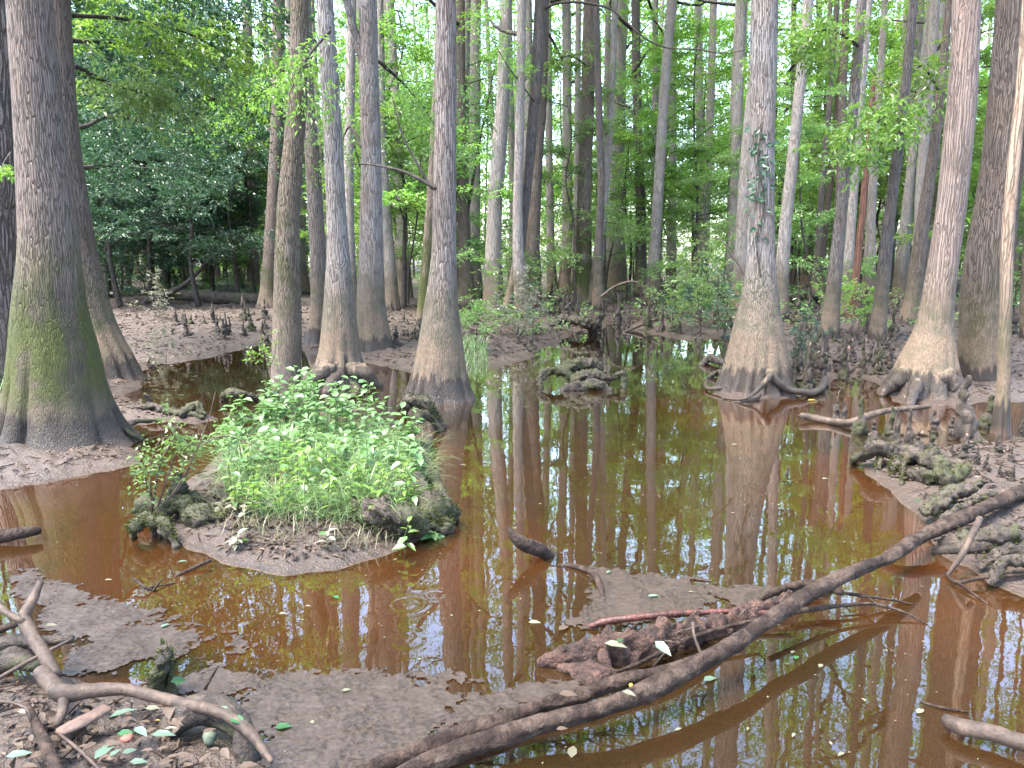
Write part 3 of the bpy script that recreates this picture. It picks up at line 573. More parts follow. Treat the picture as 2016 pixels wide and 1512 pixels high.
tree('T34', 'very broad brown tree overlapped by the reddish peeling one', 768, [(768, 1930, 96), (700, 1930, 92), (650, 1931, 90), (600, 1932, 90), (500, 1942, 88), (400, 1958, 80), (300, 1968, 72), (200, 1976, 68), (100, 1984, 64), (0, 1990, 62)], M['brown'], seg=80, nfl=7, amp=.12, fh=.6, crown=-1)
tree('T35', 'bare pale snag with knot holes, standing in front of the broad tree', 858, [(858, 1969, 42), (820, 1971, 33), (756, 1976, 28), (700, 1977, 26), (600, 1980, 26), (450, 1984, 27), (300, 1998, 26), (150, 2014, 24), (0, 2022, 22)], M['snag'], name='dead_snag', seg=48, nfl=5, amp=.14, fh=.3, crown=None, snag=8.5, lump=.06)
tree('T36', 'dark grey trunk just past the bare snag at the photo edge', 690, [(690, 2030, 50), (600, 2025, 36), (450, 2030, 30), (200, 2042, 28), (0, 2052, 26)], M['dark'], seg=40, crown=1)
tree('T37', 'grey brown tree with a flared foot beside the fallen log', 625, [(625, 527, 62), (608, 527, 46), (580, 527, 34), (500, 532, 28), (400, 538, 27), (250, 546, 27), (100, 548, 26), (0, 549, 25)], M['brown'], seg=48, nfl=8, amp=.2, fh=.3, crown=2)
tree('T38', 'grey trunk seen through the dark holly leaves', 585, [(585, 498, 34), (560, 499, 26), (400, 497, 22), (200, 490, 20), (0, 486, 18)], M['grey'], seg=32, crown=3)

for k_, (x_, y_, lb_) in enumerate([(-7.5, 1.0, 'grey tree added for shade just outside the view beyond the mossy giant'), (-5.0, -4.0, 'grey tree added for shade behind the viewer'), (-1.2, -2.6, 'grey tree added for shade nearest behind the viewer'), (3.6, -3.2, 'grey tree added for shade behind the viewer on the other bank'), (6.6, 1.6, 'grey tree added for shade beside the viewer past the bank'), (-10.5, -1.5, 'grey tree added for shade far behind the viewer'), (-3.5, -8.0, 'grey tree added for shade deepest behind the viewer'), (7.6, 5.0, 'grey tree added for shade just beyond the photo edge on the muddy bank')]):  # unseen trees, added so that their crowns shade the foreground
    NEAR_ = thing('tupelo_tree', lb_, 'tree', (x_, y_, 0), k_, 'unseen trees added around the viewpoint for shade')
    zs_ = [0, .4, 1.2, 3, 8, 14, 18]; V_, Q_, T_, a_ = trunk([np.array([.02 * z_, .01 * z_, z_]) for z_ in zs_], [.42, .32, .25, .2, .18, .14, .1], 21, 32, .15, 8, .14, .4, k_)
    link('trunk', MB().add(V_, Q_, T_).mesh('trunk', M['grey']), NEAR_)
    for j_ in range(2):
        cm = CROWNS[(k_ + j_ * 3) % 6]; link('crown', cm[0], NEAR_, (a_[0], a_[1], 0), k_ * 1.3 + j_ * 2); link('limb', cm[1], NEAR_, (a_[0], a_[1], 0), k_ * 1.3 + j_ * 2)
# ------------------------------------------------------------------ far trees: copies of a few kinds
rng = np.random.default_rng(77)
def far_trunk(seed, r, H, mat):
    g_ = np.random.default_rng(seed); top = g_.normal(0, .5, 2)
    zs = [0, .3, .8, 1.6, 3, 6, 10, 16]; rs = [r * 2.0, r * 1.7, r * 1.35, r * 1.12, r, r * .92, r * .8, r * .6]
    pts = [np.array([top[0] * (z / 16) ** 1.4, top[1] * (z / 16) ** 1.4, z]) + np.append(g_.normal(0, .04, 2) * (z > 1), 0) for z in zs]
    V, Qd, Tt, ax = trunk(pts, rs, H, 20, .22, 6, .16, .6, seed, .04, z_dense=12)
    return MB().add(V, Qd, Tt).mesh('trunk', mat), ax
FT = [far_trunk(101, .16, 21, M['silver']), far_trunk(102, .20, 23, M['silver']), far_trunk(103, .13, 20, M['brown']), far_trunk(104, .23, 24, M['silver']), far_trunk(105, .10, 18, M['dark']), far_trunk(106, .17, 19, M['silver'])]
kinds = ['slim grey trunk deep in the far woods', 'pale straight trunk deep in the far woods', 'brown slim trunk deep in the far woods',
         'stout grey trunk deep in the far woods', 'dark thin trunk deep in the far woods', 'pale slim trunk deep in the far woods']
placed = [(v[1], v[2]) for v in TREES.values()]; nf = 0; tries = 0
while nf < 165 and tries < 9000:
    tries += 1
    Yf = 16.5 + (17 if nf % 5 < 2 else 46) * rng.random() ** 0.8; Xf = rng.uniform(-.78, .78) * (Yf + 2)
    if any((Xf - a) ** 2 + (Yf - b) ** 2 < (1.0 + Yf * .02) ** 2 for a, b in placed): continue
    if Yf < 22 and (ht(Xf, Yf) < .02): continue
    if Yf < 30 and -.62 < Xf / Yf < -.27: continue
    placed.append((Xf, Yf)); k = int(rng.integers(0, 6)); s = rng.uniform(.6, .95)
    r_ = thing('forest_tree', kinds[k], 'tree', (Xf, Yf, 0), rng.uniform(0, 6.28), 'trees deep in the far woods'); r_.scale = (s, s, rng.uniform(.95, 1.15))
    tm, ax = FT[k]; link('trunk', tm, r_); cm = CROWNS[k]
    link('crown', cm[0], r_, (ax[0], ax[1], 0), rng.uniform(0, 6.28)); nf += 1

# ------------------------------------------------------------------ understory trees
def place_us(kind, v, x, y, s, rz, label, group, name='understory_tree', cat='small tree'):
    a, b = US[kind][v % len(US[kind])]
    r_ = thing(name, label, cat, (x, y, max(-.02, ht(x, y) - .02)), rz, group, s); link('trunk', a, r_); link('crown', b, r_); return r_
hol = [(300, 600, 1.05), (420, 592, .95), (215, 600, 1.0), (350, 575, 1.15), (480, 580, .9), (150, 590, 1.1), (250, 565, 1.3), (440, 560, 1.2), (560, 570, .8), (395, 618, .7), (240, 618, .75), (330, 588, 1.2), (470, 600, .85)]
hl = ['dark holly with a crooked stem on the muddy rear bank', 'dark holly in front of the fallen log', 'dark holly behind the broad brown tree', 'tallest dark holly past the muddy bank',
      'small holly just before the flared brown tree', 'holly partly hidden by the mossy giant', 'dark holly deep behind the fallen log', 'dark holly behind the slim moss coated trunk', 'little holly beside the dark footed grey trunk', 'low holly on the open part of the muddy bank', 'low holly nearest the broad brown tree', 'second tallest holly past the muddy bank', 'holly beside the end of the fallen log']
for k, (px, py, s) in enumerate(hol):
    p = P(px, py); place_us('holly', k, p[0], p[1], s * 1.25, k * 1.3, hl[k], 'dark hollies by the rear bank', 'holly_tree')
nu = 0
for k in range(150):
    Yf = 19 + 38 * rng.random(); Xf = rng.uniform(-.72, .72) * (Yf + 2)
    if any((Xf - a) ** 2 + (Yf - b) ** 2 < .5 for a, b in placed): continue
    if Yf < 17 and ht(Xf, Yf) < .02: continue
    if Yf < 25 and -.62 < Xf / Yf < -.27: continue
    kd = 'bright' if rng.random() < .55 else 'soft'; s = rng.uniform(.75, 1.35) * (1.15 if Yf > 28 else .95)
    place_us(kd, int(rng.integers(0, 3)), Xf, Yf, s, rng.uniform(0, 6.28), ('bright sapling among the far trunks' if kd == 'bright' else 'feathery sapling among the far trunks'), kd + ' green saplings in the woods', 'sapling')

# ------------------------------------------------------------------ far-off wood and undergrowth
def far_wood():
    r_ = np.random.default_rng(5); n = 11000
    a = r_.uniform(-1.05, 1.05, n); rr_ = r_.uniform(52, 78, n); zz = r_.uniform(0, 1, n) ** 1.35 * 27
    dens = vn(np.stack([a * 9, zz * .18, rr_ * .05], 1), 3); keep = dens + (1 - zz / 27) * 1.1 > -.25
    o = np.stack([rr_ * np.sin(a), rr_ * np.cos(a), zz], 1)[keep]; m = len(o)
    V, Qd = sprays(r_, o, r_.normal(0, 1, (m, 3)) * [1, 1, .3], r_.uniform(1.0, 2.2, m), 16, .42, flat=.5, jit=.12)
    ob = link('distant_woods', make_mesh('distant_woods', V, Qd, None, False, M['lf_bright'])); ob['kind'] = 'stuff'; ob['label'] = 'bright green foliage of the distant woods'
far_wood()
def undergrowth():
    r_ = np.random.default_rng(6); n = 9000
    Yy = 14 + 46 * r_.random(n); Xx = r_.uniform(-.8, .8, n) * (Yy + 2)
    d = vn(np.stack([Xx * .35, Yy * .35, np.zeros(n)], 1), 8); keep = (d > .05) & (hterr(Xx, Yy) > .05) & ~((Xx / Yy > -.55) & (Xx / Yy < -.2) & (Yy < 25)); Xx, Yy = Xx[keep], Yy[keep]; m = len(Xx)
    o = np.stack([Xx, Yy, hterr(Xx, Yy) + r_.uniform(0, .35, m)], 1)
    V, Qd = sprays(r_, o, r_.normal(0, 1, (m, 3)) * [1, 1, .2] + [0, 0, .5], r_.uniform(.2, .5, m), 9, .10, flat=.4, jit=.08)
    ob = link('undergrowth', make_mesh('undergrowth', V, Qd, None, False, M['lf_soft'])); ob['kind'] = 'stuff'; ob['label'] = 'low pale green undergrowth between the far trunks'
undergrowth()
# ================================================================== near things
rng = np.random.default_rng(404)
def lift(pp): return np.array([P(a, b, z) for a, b, z in pp])
def wood_piece(name, label, cat, pp, rad, mat, seg=12, amp=.12, freq=9, group=None, extra=(), seed=0, step=None, pts=None, ecc=0.0, stretch=3.0, rough=.14):
    q = lift(pp) if pts is None else np.array(pts); o = q[len(q) // 2].copy(); o[2] = min(q[:, 2])
    m = MB().add(*tube(q - o, rad, seg, step=step, amp=amp, freq=freq, seed=seed, ecc=ecc, stretch=stretch, rough=rough))
    for (e, er) in extra:
        e = lift(e) - o if len(e[0]) == 3 else e
        m.add(*tube(e, er, max(5, seg - 4), amp=amp, freq=freq, seed=seed + 3, stretch=stretch))
    ob = link(name, m.mesh(name, mat), None, o); return tag(ob, label, cat, group)

# ---- logs and branches over the pool
wood_piece('long_log', 'longest dark log, nearest the viewer, ending in a cut stub over the pool', 'log', [(640, 1600, .02), (760, 1548, .03), (849, 1498, .05), (960, 1462, .07), (1072, 1424, .08), (1183, 1395, .10), (1295, 1352, .12), (1400, 1295, .14), (1470, 1250, .16), (1539, 1203, .17), (1613, 1158, .18), (1688, 1121, .18), (1750, 1098, .175), (1800, 1064, .17), (1818, 1054, .17)],
           [.030, .031, .032, .033, .034, .034, .034, .033, .032, .032, .031, .030, .030, .030, .022], M['log'], 44, .34, 26, seed=4, step=.025, stretch=5)
wood_piece('rear_log', 'slightly thinner dark log lying along the far side of the longest one', 'log', [(560, 1590, .0), (680, 1535, .02), (756, 1505, .03), (850, 1465, .04), (923, 1437, .05), (1035, 1400, .05), (1146, 1368, .05), (1220, 1344, .05), (1295, 1325, .05), (1370, 1300, .04), (1430, 1272, .02)],
           [.028, .029, .029, .029, .028, .027, .027, .027, .025, .022, .015], M['log'], 36, .36, 26, seed=9, step=.025, stretch=4)
wood_piece('bank_log', 'dark log rising from the pool onto the muddy bank', 'log', [(1745, 1097, .03), (1790, 1070, .08), (1850, 1040, .12), (1920, 1008, .15), (1980, 982, .16), (2080, 938, .19)], [.028, .035, .04, .04, .04, .045], M['log'], 20, .25, 14, seed=12, step=.03, stretch=4)
wood_piece('sunken_log', 'black log lying under the bank edge below the rising one', 'log', [(1835, 1086, .0), (1900, 1078, .05), (1970, 1066, .07), (2080, 1050, .09)], [.02, .035, .045, .05], M['root'], 16, .3, 12, seed=13)
wood_piece('stick', 'tan stick leaning from the bank log down into the water', 'stick', [(1929, 1020, .24), (1912, 1056, .19), (1890, 1098, .10), (1864, 1135, .0)], [.016, .017, .015, .009], M['loglight'], 10, .2, 20)
wood_piece('thin_branch', 'long thin dark twig reaching from the leaning stick to the photo edge', 'branch', [(1860, 1128, .01), (1885, 1146, .02), (1930, 1138, .04), (2050, 1130, .06)], [.006, .010, .009, .008], M['log'], 7, .2, 20, extra=[([(1885, 1146, .02), (1925, 1175, .01), (1945, 1190, .0)], [.008, .006, .003])])
wood_piece('forked_twig', 'thin forked twig trailing over the water past the longest log', 'branch', [(1520, 1212, .10), (1590, 1200, .08), (1660, 1192, .06), (1725, 1190, .05), (1790, 1210, .02), (1826, 1230, .0)], [.013, .012, .010, .008, .006, .003], M['log'], 7, .25, 20,
           extra=[([(1610, 1160, .08), (1690, 1172, .06), (1750, 1180, .03), (1800, 1190, .0)], [.009, .008, .006, .003]), ([(1725, 1188, .05), (1700, 1172, .05), (1660, 1166, .06)], [.006, .005, .004])])
wood_piece('red_branch', 'wet reddish branch lying across the rotten wood', 'branch', [(1158, 1234, .01), (1180, 1226, .03), (1260, 1215, .055), (1350, 1207, .06), (1450, 1204, .06), (1560, 1210, .05)], [.010, .017, .016, .014, .013, .011], M['redwood'], 12, .2, 14)
wood_piece('arched_branch', 'brown branch arching over the far end of the rotten wood', 'branch', [(1475, 1196, .04), (1510, 1172, .08), (1555, 1155, .10), (1610, 1150, .10), (1660, 1168, .08)], [.012, .017, .018, .018, .014], M['log'], 10, .3, 14)
wood_piece('grey_twig', 'grey twig lying between rotten wood and the longest log', 'twig', [(1198, 1328, .01), (1260, 1305, .03), (1330, 1268, .06), (1390, 1245, .07), (1500, 1218, .08)], [.005, .009, .011, .010, .008], M['log'], 7, .25, 20, extra=[([(1285, 1312, .02), (1325, 1272, .06), (1350, 1262, .06)], [.005, .007, .005])])
wood_piece('upright_twig', 'short pale twig standing up against the longest log', 'twig', [(1364, 1225, .16), (1366, 1248, .13), (1382, 1292, .06)], [.006, .006, .007], M['loglight'], 7, .2, 20)
wood_piece('pale_twig', 'straight pale twig on top of the rotten wood', 'twig', [(1192, 1247, .06), (1300, 1246, .07)], [.005, .004], M['loglight'], 6, .2, 20)
wood_piece('curved_root', 'thin curved root breaking the surface beside the scum', 'root', [(1095, 1114, -.01), (1135, 1115, .012), (1165, 1128, .015), (1182, 1155, .012), (1190, 1190, -.012)], [.008, .015, .017, .015, .009], M['log'], 9, .3, 14)
wood_piece('jagged_stub', 'jagged dark log stub slanting out of the open pool', 'log', [(1000, 1036, .20), (1008, 1052, .165), (1030, 1070, .11), (1055, 1080, .065), (1092, 1100, -.04)], [.006, .026, .036, .034, .03], M['log'], 18, .45, 12, seed=5, step=.015, stretch=3)
wood_piece('broken_branch', 'cut tan branch lying in the water at the lower corner', 'branch', [(1862, 1416, .035), (1885, 1428, .045), (1950, 1442, .05), (2030, 1466, .055), (2120, 1495, .06)], [.018, .028, .028, .029, .03], M['loglight'], 14, .2, 12)
wood_piece('floating_twig', 'thin dark twig floating just above the cut tan branch', 'twig', [(1812, 1382, .0), (1850, 1392, .006), (1905, 1402, .004)], [.005, .007, .004], M['log'], 6, .2, 20)
wood_piece('floating_stick', 'crooked stick lying in the pool among the knees', 'stick', [(1576, 818, .06), (1590, 820, .05), (1640, 830, .03), (1672, 832, .05), (1700, 822, .08), (1740, 810, .12), (1790, 804, .14), (1830, 800, .15)], [.028, .036, .036, .034, .034, .032, .028, .02], M['loglight'], 14, .2, 9)
wood_piece('fallen_log', 'old fallen log lying across the far end of the muddy bank', 'log', None, [.13, .17, .18, .18, .17, .15], M['root'], 14, .15, 5, pts=[PY(325, 580, 21.6), PY(390, 582, 21.6), PY(460, 588, 21.5), PY(525, 592, 21.5), PY(600, 598, 21.4), PY(680, 604, 21.2)])
wood_piece('bent_trunk', 'dark bent trunk rising sideways from the muddy bank', 'trunk', None, [.10, .09, .08, .07, .05, .03], M['twigbark'], 10, .15, 6, pts=[PY(270, 614, 21.5), PY(288, 594, 21.5), PY(320, 582, 21.4), PY(360, 562, 21.3), PY(395, 530, 21.2), PY(425, 488, 21.0)])
wood_piece('bare_branch', 'pale bare fallen branch arching behind the slim leaning tree', 'branch', None, [.035, .03, .02, .01], M['loglight'], 7, .2, 8, pts=[PY(1182, 585, 17.5), PY(1215, 562, 17.5), PY(1250, 555, 17.4), PY(1275, 576, 17.3)])
wood_piece('leaning_pole', 'straight dead pole leaning at the head of the pool', 'branch', [(1228, 654, .0), (1262, 640, .12), (1306, 622, .30)], [.035, .03, .02], M['loglight'], 8, .15, 8)
wood_piece('liana', 'thin stem hanging beside the tan fluted base', 'vine', None, [.006, .006, .006, .005], M['log'], 6, .1, 8, pts=[PY(1415, 540, 8.6), PY(1413, 620, 8.6), PY(1416, 680, 8.6), PY(1428, 716, 8.6)])
wood_piece('mud_stick', 'pale stick lying on the leafy rear bank', 'stick', [(920, 645, .24), (960, 655, .24), (985, 668, .2)], [.025, .025, .015], M['loglight'], 7, .15, 8)
wood_piece('edge_stub', 'dark log end poking in at the photo edge over blue reflections', 'log', [(-80, 1062, .04), (0, 1056, .05), (50, 1048, .055), (80, 1044, .05)], [.035, .035, .03, .02], M['log'], 14, .35, 12, seed=8)
wood_piece('bank_stick', 'dark stick half in the water at the tip of the mud island', 'stick', [(345, 1135, .0), (380, 1118, .015), (415, 1103, .03)], [.006, .012, .010], M['log'], 8, .3, 18)
wood_piece('snagged_twig', 'dark twig cluster sticking out of the shallows', 'twig', [(262, 1138, .05), (290, 1158, .02), (310, 1165, -.01)], [.008, .009, .006], M['log'], 6, .3, 18, extra=[([(300, 1165, 0.0), (320, 1138, .05)], [.007, .004]), ([(285, 1158, .02), (345, 1148, .0)], [.006, .004])])

# ---- rotten wood mass
def rotten():
    m = MB(); pp = lift([(1058, 1303, .02), (1095, 1295, .03), (1160, 1288, .035), (1240, 1282, .03), (1320, 1262, .03), (1400, 1242, .02), (1480, 1218, .02), (1560, 1185, .02), (1640, 1160, .0)]); o = pp[3].copy(); o[2] = 0
    m.add(*tube(pp - o, [.012, .030, .060, .070, .065, .055, .05, .04, .02], 40, step=.008, amp=.75, freq=24, seed=6, ecc=.3, rough=.22))
    m.add(*tube(lift([(1100, 1312, .01), (1160, 1330, .01), (1215, 1325, .0)]) - o, [.015, .05, .02], 22, step=.008, amp=.7, freq=22, seed=7, rough=.22))
    m.add(*tube(lift([(1190, 1270, .05), (1190, 1300, .05), (1205, 1330, .0)]) - o, [.015, .022, .012], 12, step=.01, amp=.4, freq=18, seed=8))
    tag(link('rotten_log', m.mesh('rotten_log', M['rot']), None, o), 'crumbling red brown rotten log behind the longest log', 'rotten log')
rotten()
for k in range(16):
    x = rng.uniform(1180, 1600); y = 1290 - (x - 1150) * .27 + rng.uniform(-22, 16); a = rng.uniform(-.9, .5); ln = rng.uniform(18, 60)
    wood_piece('twig', 'small twig scattered on the crumbling rotten log', 'twig', [(x, y, .085), (x + ln * .5 * math.cos(a), y + ln * .5 * math.sin(a) - 3, .10), (x + ln * math.cos(a), y + ln * math.sin(a), .08)], [.0035, .004, .002], M['loglight'] if k % 2 else M['log'], 5, .2, 20, 'twigs on the rotten log', seed=k)

# ---- lower corner debris pile
wood_piece('forked_branch', 'smooth tan forked branch with a sawn end on the debris pile', 'branch', [(80, 1322, .17), (100, 1345, .165), (128, 1366, .16), (180, 1360, .16), (240, 1357, .16), (300, 1370, .15), (360, 1385, .14), (430, 1402, .13), (490, 1440, .11), (520, 1478, .09), (535, 1500, .08)],
           [.026, .028, .030, .024, .022, .021, .020, .019, .018, .014, .008], M['loglight'], 16, .15, 14, seed=2, step=.015, extra=[([(126, 1362, .16), (124, 1395, .14), (112, 1430, .12)], [.02, .016, .012])])
wood_piece('snapped_branch', 'snapped branch with a splintered yellow tip above blue water', 'branch', [(80, 1146, .34), (66, 1178, .30), (48, 1212, .26), (60, 1245, .22), (88, 1292, .18), (110, 1330, .15)], [.012, .018, .022, .022, .022, .02], M['loglight'], 14, .25, 14, seed=5, step=.012,
           extra=[([(-10, 1180, .30), (12, 1205, .28), (48, 1225, .25)], [.011, .012, .012])])
wood_piece('dark_stub', 'black knobbly stub crossing under the snapped branch', 'branch', [(-40, 1275, .10), (20, 1262, .14), (80, 1262, .16), (142, 1258, .17)], [.04, .03, .02, .016], M['root'], 12, .35, 14, seed=3)
wood_piece('black_branch', 'short black branch behind the snapped one', 'branch', [(-20, 1250, .16), (20, 1232, .20), (52, 1222, .22)], [.014, .014, .010], M['log'], 9, .25, 14)
wood_piece('root_tangle', 'dark tangled roots at the water edge under the branches', 'roots', [(-30, 1290, .03), (10, 1280, .08), (50, 1300, .08), (90, 1290, .05)], [.05, .05, .04, .02], M['root'], 14, .5, 12, seed=14, extra=[([(-20, 1320, .08), (30, 1300, .12), (80, 1312, .1)], [.03, .03, .02])])
wood_piece('pale_stick', 'straight pale stick crossing the debris pile', 'stick', [(-20, 1345, .16), (60, 1300, .18), (142, 1258, .20)], [.007, .008, .005], M['loglight'], 7, .2, 18)
wood_piece('weathered_stick', 'grey weathered stick running down to the lower corner', 'stick', [(52, 1385, .16), (78, 1440, .15), (105, 1500, .14), (135, 1570, .13)], [.010, .017, .019, .02], M['log'], 8, .15, 10)
wood_piece('thin_stick', 'thin brown stick lying across leaf litter', 'stick', [(110, 1440, .13), (160, 1480, .14), (210, 1530, .13)], [.005, .006, .005], M['loglight'], 6, .2, 16)
wood_piece('curved_twig', 'thin curved twig arching over the debris pile', 'twig', [(-20, 1380, .19), (30, 1385, .20), (56, 1400, .19), (62, 1425, .15)], [.006, .006, .005, .004], M['loglight'], 6, .2, 16)
wood_piece('leaning_twig', 'dark twig leaning out of scum past the mossy stump', 'twig', [(402, 1358, .06), (430, 1310, .14)], [.006, .004], M['log'], 6, .2, 16)
wood_piece('mossy_root', 'dark mossy root hump with a hollow beneath it', 'root', [(330, 1440, .06), (370, 1405, .10), (420, 1400, .10), (470, 1430, .07), (500, 1480, .03)], [.04, .05, .045, .04, .025], M['root'], 16, .5, 14, seed=19, step=.012)
wood_piece('wet_stump', 'small dark wet stump at the tip of the debris pile', 'stump', [(478, 1425, .10), (482, 1460, .06), (490, 1510, -.02)], [.02, .035, .045], M['root'], 14, .4, 14, seed=20)
def slab():
    o = P(172, 1415, .14); n = 9; mbb = MB()
    q = lift([(118, 1448, .12), (160, 1420, .14), (212, 1388, .15)]) - o
    V, Qd, Tt = tube(q, [.028, .034, .026], 8, n=14, amp=.15, freq=10, seed=31); V[:, 2] = q[:, 2].mean() + (V[:, 2] - q[:, 2].mean()) * .35
    mbb.add(V, Qd, Tt); tag(link('bark_slab', mbb.mesh('bark_slab', M['plank']), None, o), 'flat brown slab of bark on the debris pile', 'bark')
slab()
def lump(name, label, cat, px, py, z, r, mat, sq=(1, 1, .8), seed=0):
    u, v = np.meshgrid(np.linspace(0, 2 * math.pi, 17)[:-1], np.linspace(0, math.pi, 9)); V = np.stack([np.cos(u) * np.sin(v), np.sin(u) * np.sin(v), np.cos(v)], -1).reshape(-1, 3)
    V = V * (1 + .45 * fbm(V * 2.2 + seed, 3, seed))[:, None] * r * np.array(sq)
    i = np.arange(8)[:, None] * 16; j = np.arange(16)[None, :]; Qd = np.stack([i + j, i + 16 + j, i + 16 + (j + 1) % 16, i + (j + 1) % 16], -1).reshape(-1, 4)
    return tag(link(name, make_mesh(name, V, Qd, None, True, mat), None, P(px, py, z)), label, cat)
M['lichen'] = flat('pale_lichen', (0.09, 0.12, 0.08), (0.15, 0.17, 0.12)); M['cap'] = flat('pink_cap', (0.20, 0.07, 0.05), (0.24, 0.10, 0.07))
lump('lichen_clump', 'pale green knob of lichen in the root hollow', 'lichen', 412, 1452, .06, .021, M['lichen'], (1, 1, 1.1), 4)
lump('mushroom', 'round pinkish mushroom cap among the fallen leaves', 'mushroom', 250, 1453, .125, .018, M['cap'], (1, 1, .6), 1)

# ---- gnarled mossy roots
def tufts(V, n, size, r_):
    k = r_.integers(0, len(V), n); p = V[k] + r_.normal(0, .004, (n, 3)); c = V.mean(0); d = unit(p - c + r_.normal(0, .03, (n, 3))); d[:, 2] = np.abs(d[:, 2]) * .8 + .2
    return leaves(r_, p, d, size * r_.uniform(.5, 1.3, n), None, 1.0, .35)
def gnarl(label, paths, group=None, moss=1.0, mat='root', seed=0, name='gnarled_root', cat='root'):
    o = P(*paths[0][0][len(paths[0][0]) // 2][:2], 0); m = MB(); VV = []
    for k, (pp, rr_) in enumerate(paths):
        V, Qd, Tt = tube(lift(pp) - o, rr_, 22, step=.012, amp=.85, freq=15, seed=seed + k * 3, rough=.55); m.add(V, Qd, Tt); VV.append(V)
    root = link(name, m.mesh(name, M[mat]), None, o); tag(root, label, cat, group)
    V = np.concatenate(VV); V = V[V[:, 2] > .04]
    if moss and len(V):
        lv, lq = tufts(V, int(900 * moss), .022, np.random.default_rng(seed)); c = link('moss', make_mesh('moss', lv, lq, None, False, M['mosstuft']), root); c['kind'] = 'stuff'
    return root
gnarl('small arched root standing in the shallows at the island corner', [([(262, 1062, -.02), (267, 1035, .09), (295, 1022, .12), (322, 1035, .10), (350, 1078, .0)], [.022, .035, .04, .035, .02]), ([(300, 1025, .10), (305, 1055, -.01)], [.02, .014])], seed=1)
gnarl('row of lumpy root knobs along the island corner', [([(270, 1008, .03), (290, 995, .09), (318, 1000, .07)], [.04, .06, .04]), ([(318, 1022, .05), (335, 992, .13), (358, 992, .14), (368, 1022, .06)], [.04, .05, .05, .03]), ([(368, 1022, .07), (400, 1018, .10), (440, 1022, .09)], [.04, .065, .04])], seed=2, moss=1.6)
gnarl('jagged dark stub rising behind the lumpy root knobs', [([(345, 985, .10), (348, 955, .22), (352, 930, .30)], [.06, .05, .02]), ([(360, 975, .14), (385, 985, .12), (400, 995, .1)], [.05, .04, .03])], seed=3, moss=.4)
gnarl('thick mossy root lump hanging over the front corner of the island', [([(700, 1000, .16), (750, 1010, .17), (800, 1025, .13), (832, 1052, .04)], [.05, .085, .085, .05]), ([(800, 985, .14), (845, 995, .14), (880, 1005, .08), (898, 1022, .0)], [.05, .08, .07, .03]), ([(800, 1005, .12), (850, 1025, .08), (890, 1046, .0)], [.06, .07, .03])], seed=4, moss=2.6)
gnarl('mossy root knee bending down into the pool behind the leafy plants', [([(790, 810, .18), (812, 786, .30), (838, 795, .26), (858, 820, .12), (874, 848, -.02)], [.05, .06, .055, .05, .035]), ([(820, 820, .18), (845, 822, .14), (868, 850, .0)], [.045, .04, .03])], seed=5, moss=1.5)
gnarl('low roots along the water side of the mud island', [([(845, 860, .05), (838, 895, .08), (848, 930, .08), (862, 965, .06), (885, 995, .02)], [.03, .035, .04, .04, .02]), ([(836, 880, .1), (820, 930, .14), (830, 970, .14)], [.04, .05, .04])], seed=6, moss=.6)
gnarl('arched root in the pool behind the leafy mound', [([(437, 793, -.02), (445, 775, .10), (470, 774, .11), (500, 784, .04), (545, 772, .03)], [.03, .05, .05, .04, .04])], seed=7, moss=.6)
gnarl('tangled roots on the mud spit beside the mossy giant', [([(245, 806, .05), (290, 800, .10), (340, 812, .06), (400, 822, .03)], [.03, .03, .04, .03]), ([(300, 795, .06), (285, 775, .18)], [.03, .02]), ([(355, 820, .04), (385, 800, .12), (405, 818, .04)], [.04, .05, .03]), ([(238, 850, .04), (262, 832, .08), (320, 830, .05)], [.03, .03, .02]), ([(232, 835, .1), (262, 856, .06), (280, 868, .0)], [.03, .02, .02])], seed=8, moss=.3)
gnarl('knotted mossy root clump standing in the middle of the pool', [([(1062, 770, -.04), (1062, 745, .10), (1085, 730, .18), (1115, 735, .16), (1130, 755, .04)], [.045, .05, .06, .06, .05]), ([(1100, 728, .18), (1140, 716, .25), (1185, 722, .20)], [.05, .085, .06]),
     ([(1105, 768, .0), (1140, 760, .05), (1190, 760, .05), (1202, 772, -.02)], [.05, .06, .05, .04]), ([(1125, 750, .08), (1165, 742, .12), (1200, 750, .06)], [.07, .10, .06]), ([(1140, 735, .1), (1170, 728, .16)], [.09, .09]), ([(1206, 742, .13), (1224, 738, .14), (1230, 768, -.03)], [.045, .065, .03]), ([(1190, 735, .12), (1190, 698, .34)], [.035, .015]), ([(1199, 745, .12), (1199, 706, .32)], [.03, .014])], seed=9, moss=3.0)
gnarl('mossy root arching off the bank towards the open pool', [([(1676, 915, -.02), (1692, 898, .08), (1725, 882, .17), (1765, 888, .15)], [.03, .05, .06, .06]), ([(1738, 895, .12), (1724, 940, -.01)], [.03, .018]), ([(1765, 900, .12), (1752, 955, -.01)], [.03, .016]), ([(1780, 905, .1), (1775, 955, .02)], [.03, .02]), ([(1760, 890, .1), (1810, 900, .12), (1860, 920, .12)], [.06, .08, .07]), ([(1790, 930, .08), (1850, 940, .1), (1900, 925, .1)], [.05, .06, .05])], seed=10, moss=3.2)
gnarl('long low root ridge crossing the muddy bank', [([(1820, 1010, .08), (1870, 975, .14), (1930, 955, .15)], [.035, .05, .03]), ([(1845, 1030, .07), (1900, 995, .13), (1960, 975, .14)], [.02, .03, .02])], seed=11, moss=.6)
gnarl('tangle of dark roots under the bank edge below the logs', [([(1850, 1075, .03), (1920, 1060, .09), (2000, 1050, .12)], [.04, .05, .05]), ([(1930, 1120, .03), (1960, 1090, .1), (2040, 1080, .13)], [.02, .03, .04]), ([(1950, 1150, .02), (1975, 1110, .1), (2060, 1105, .13)], [.02, .03, .04])], seed=12, moss=.5)
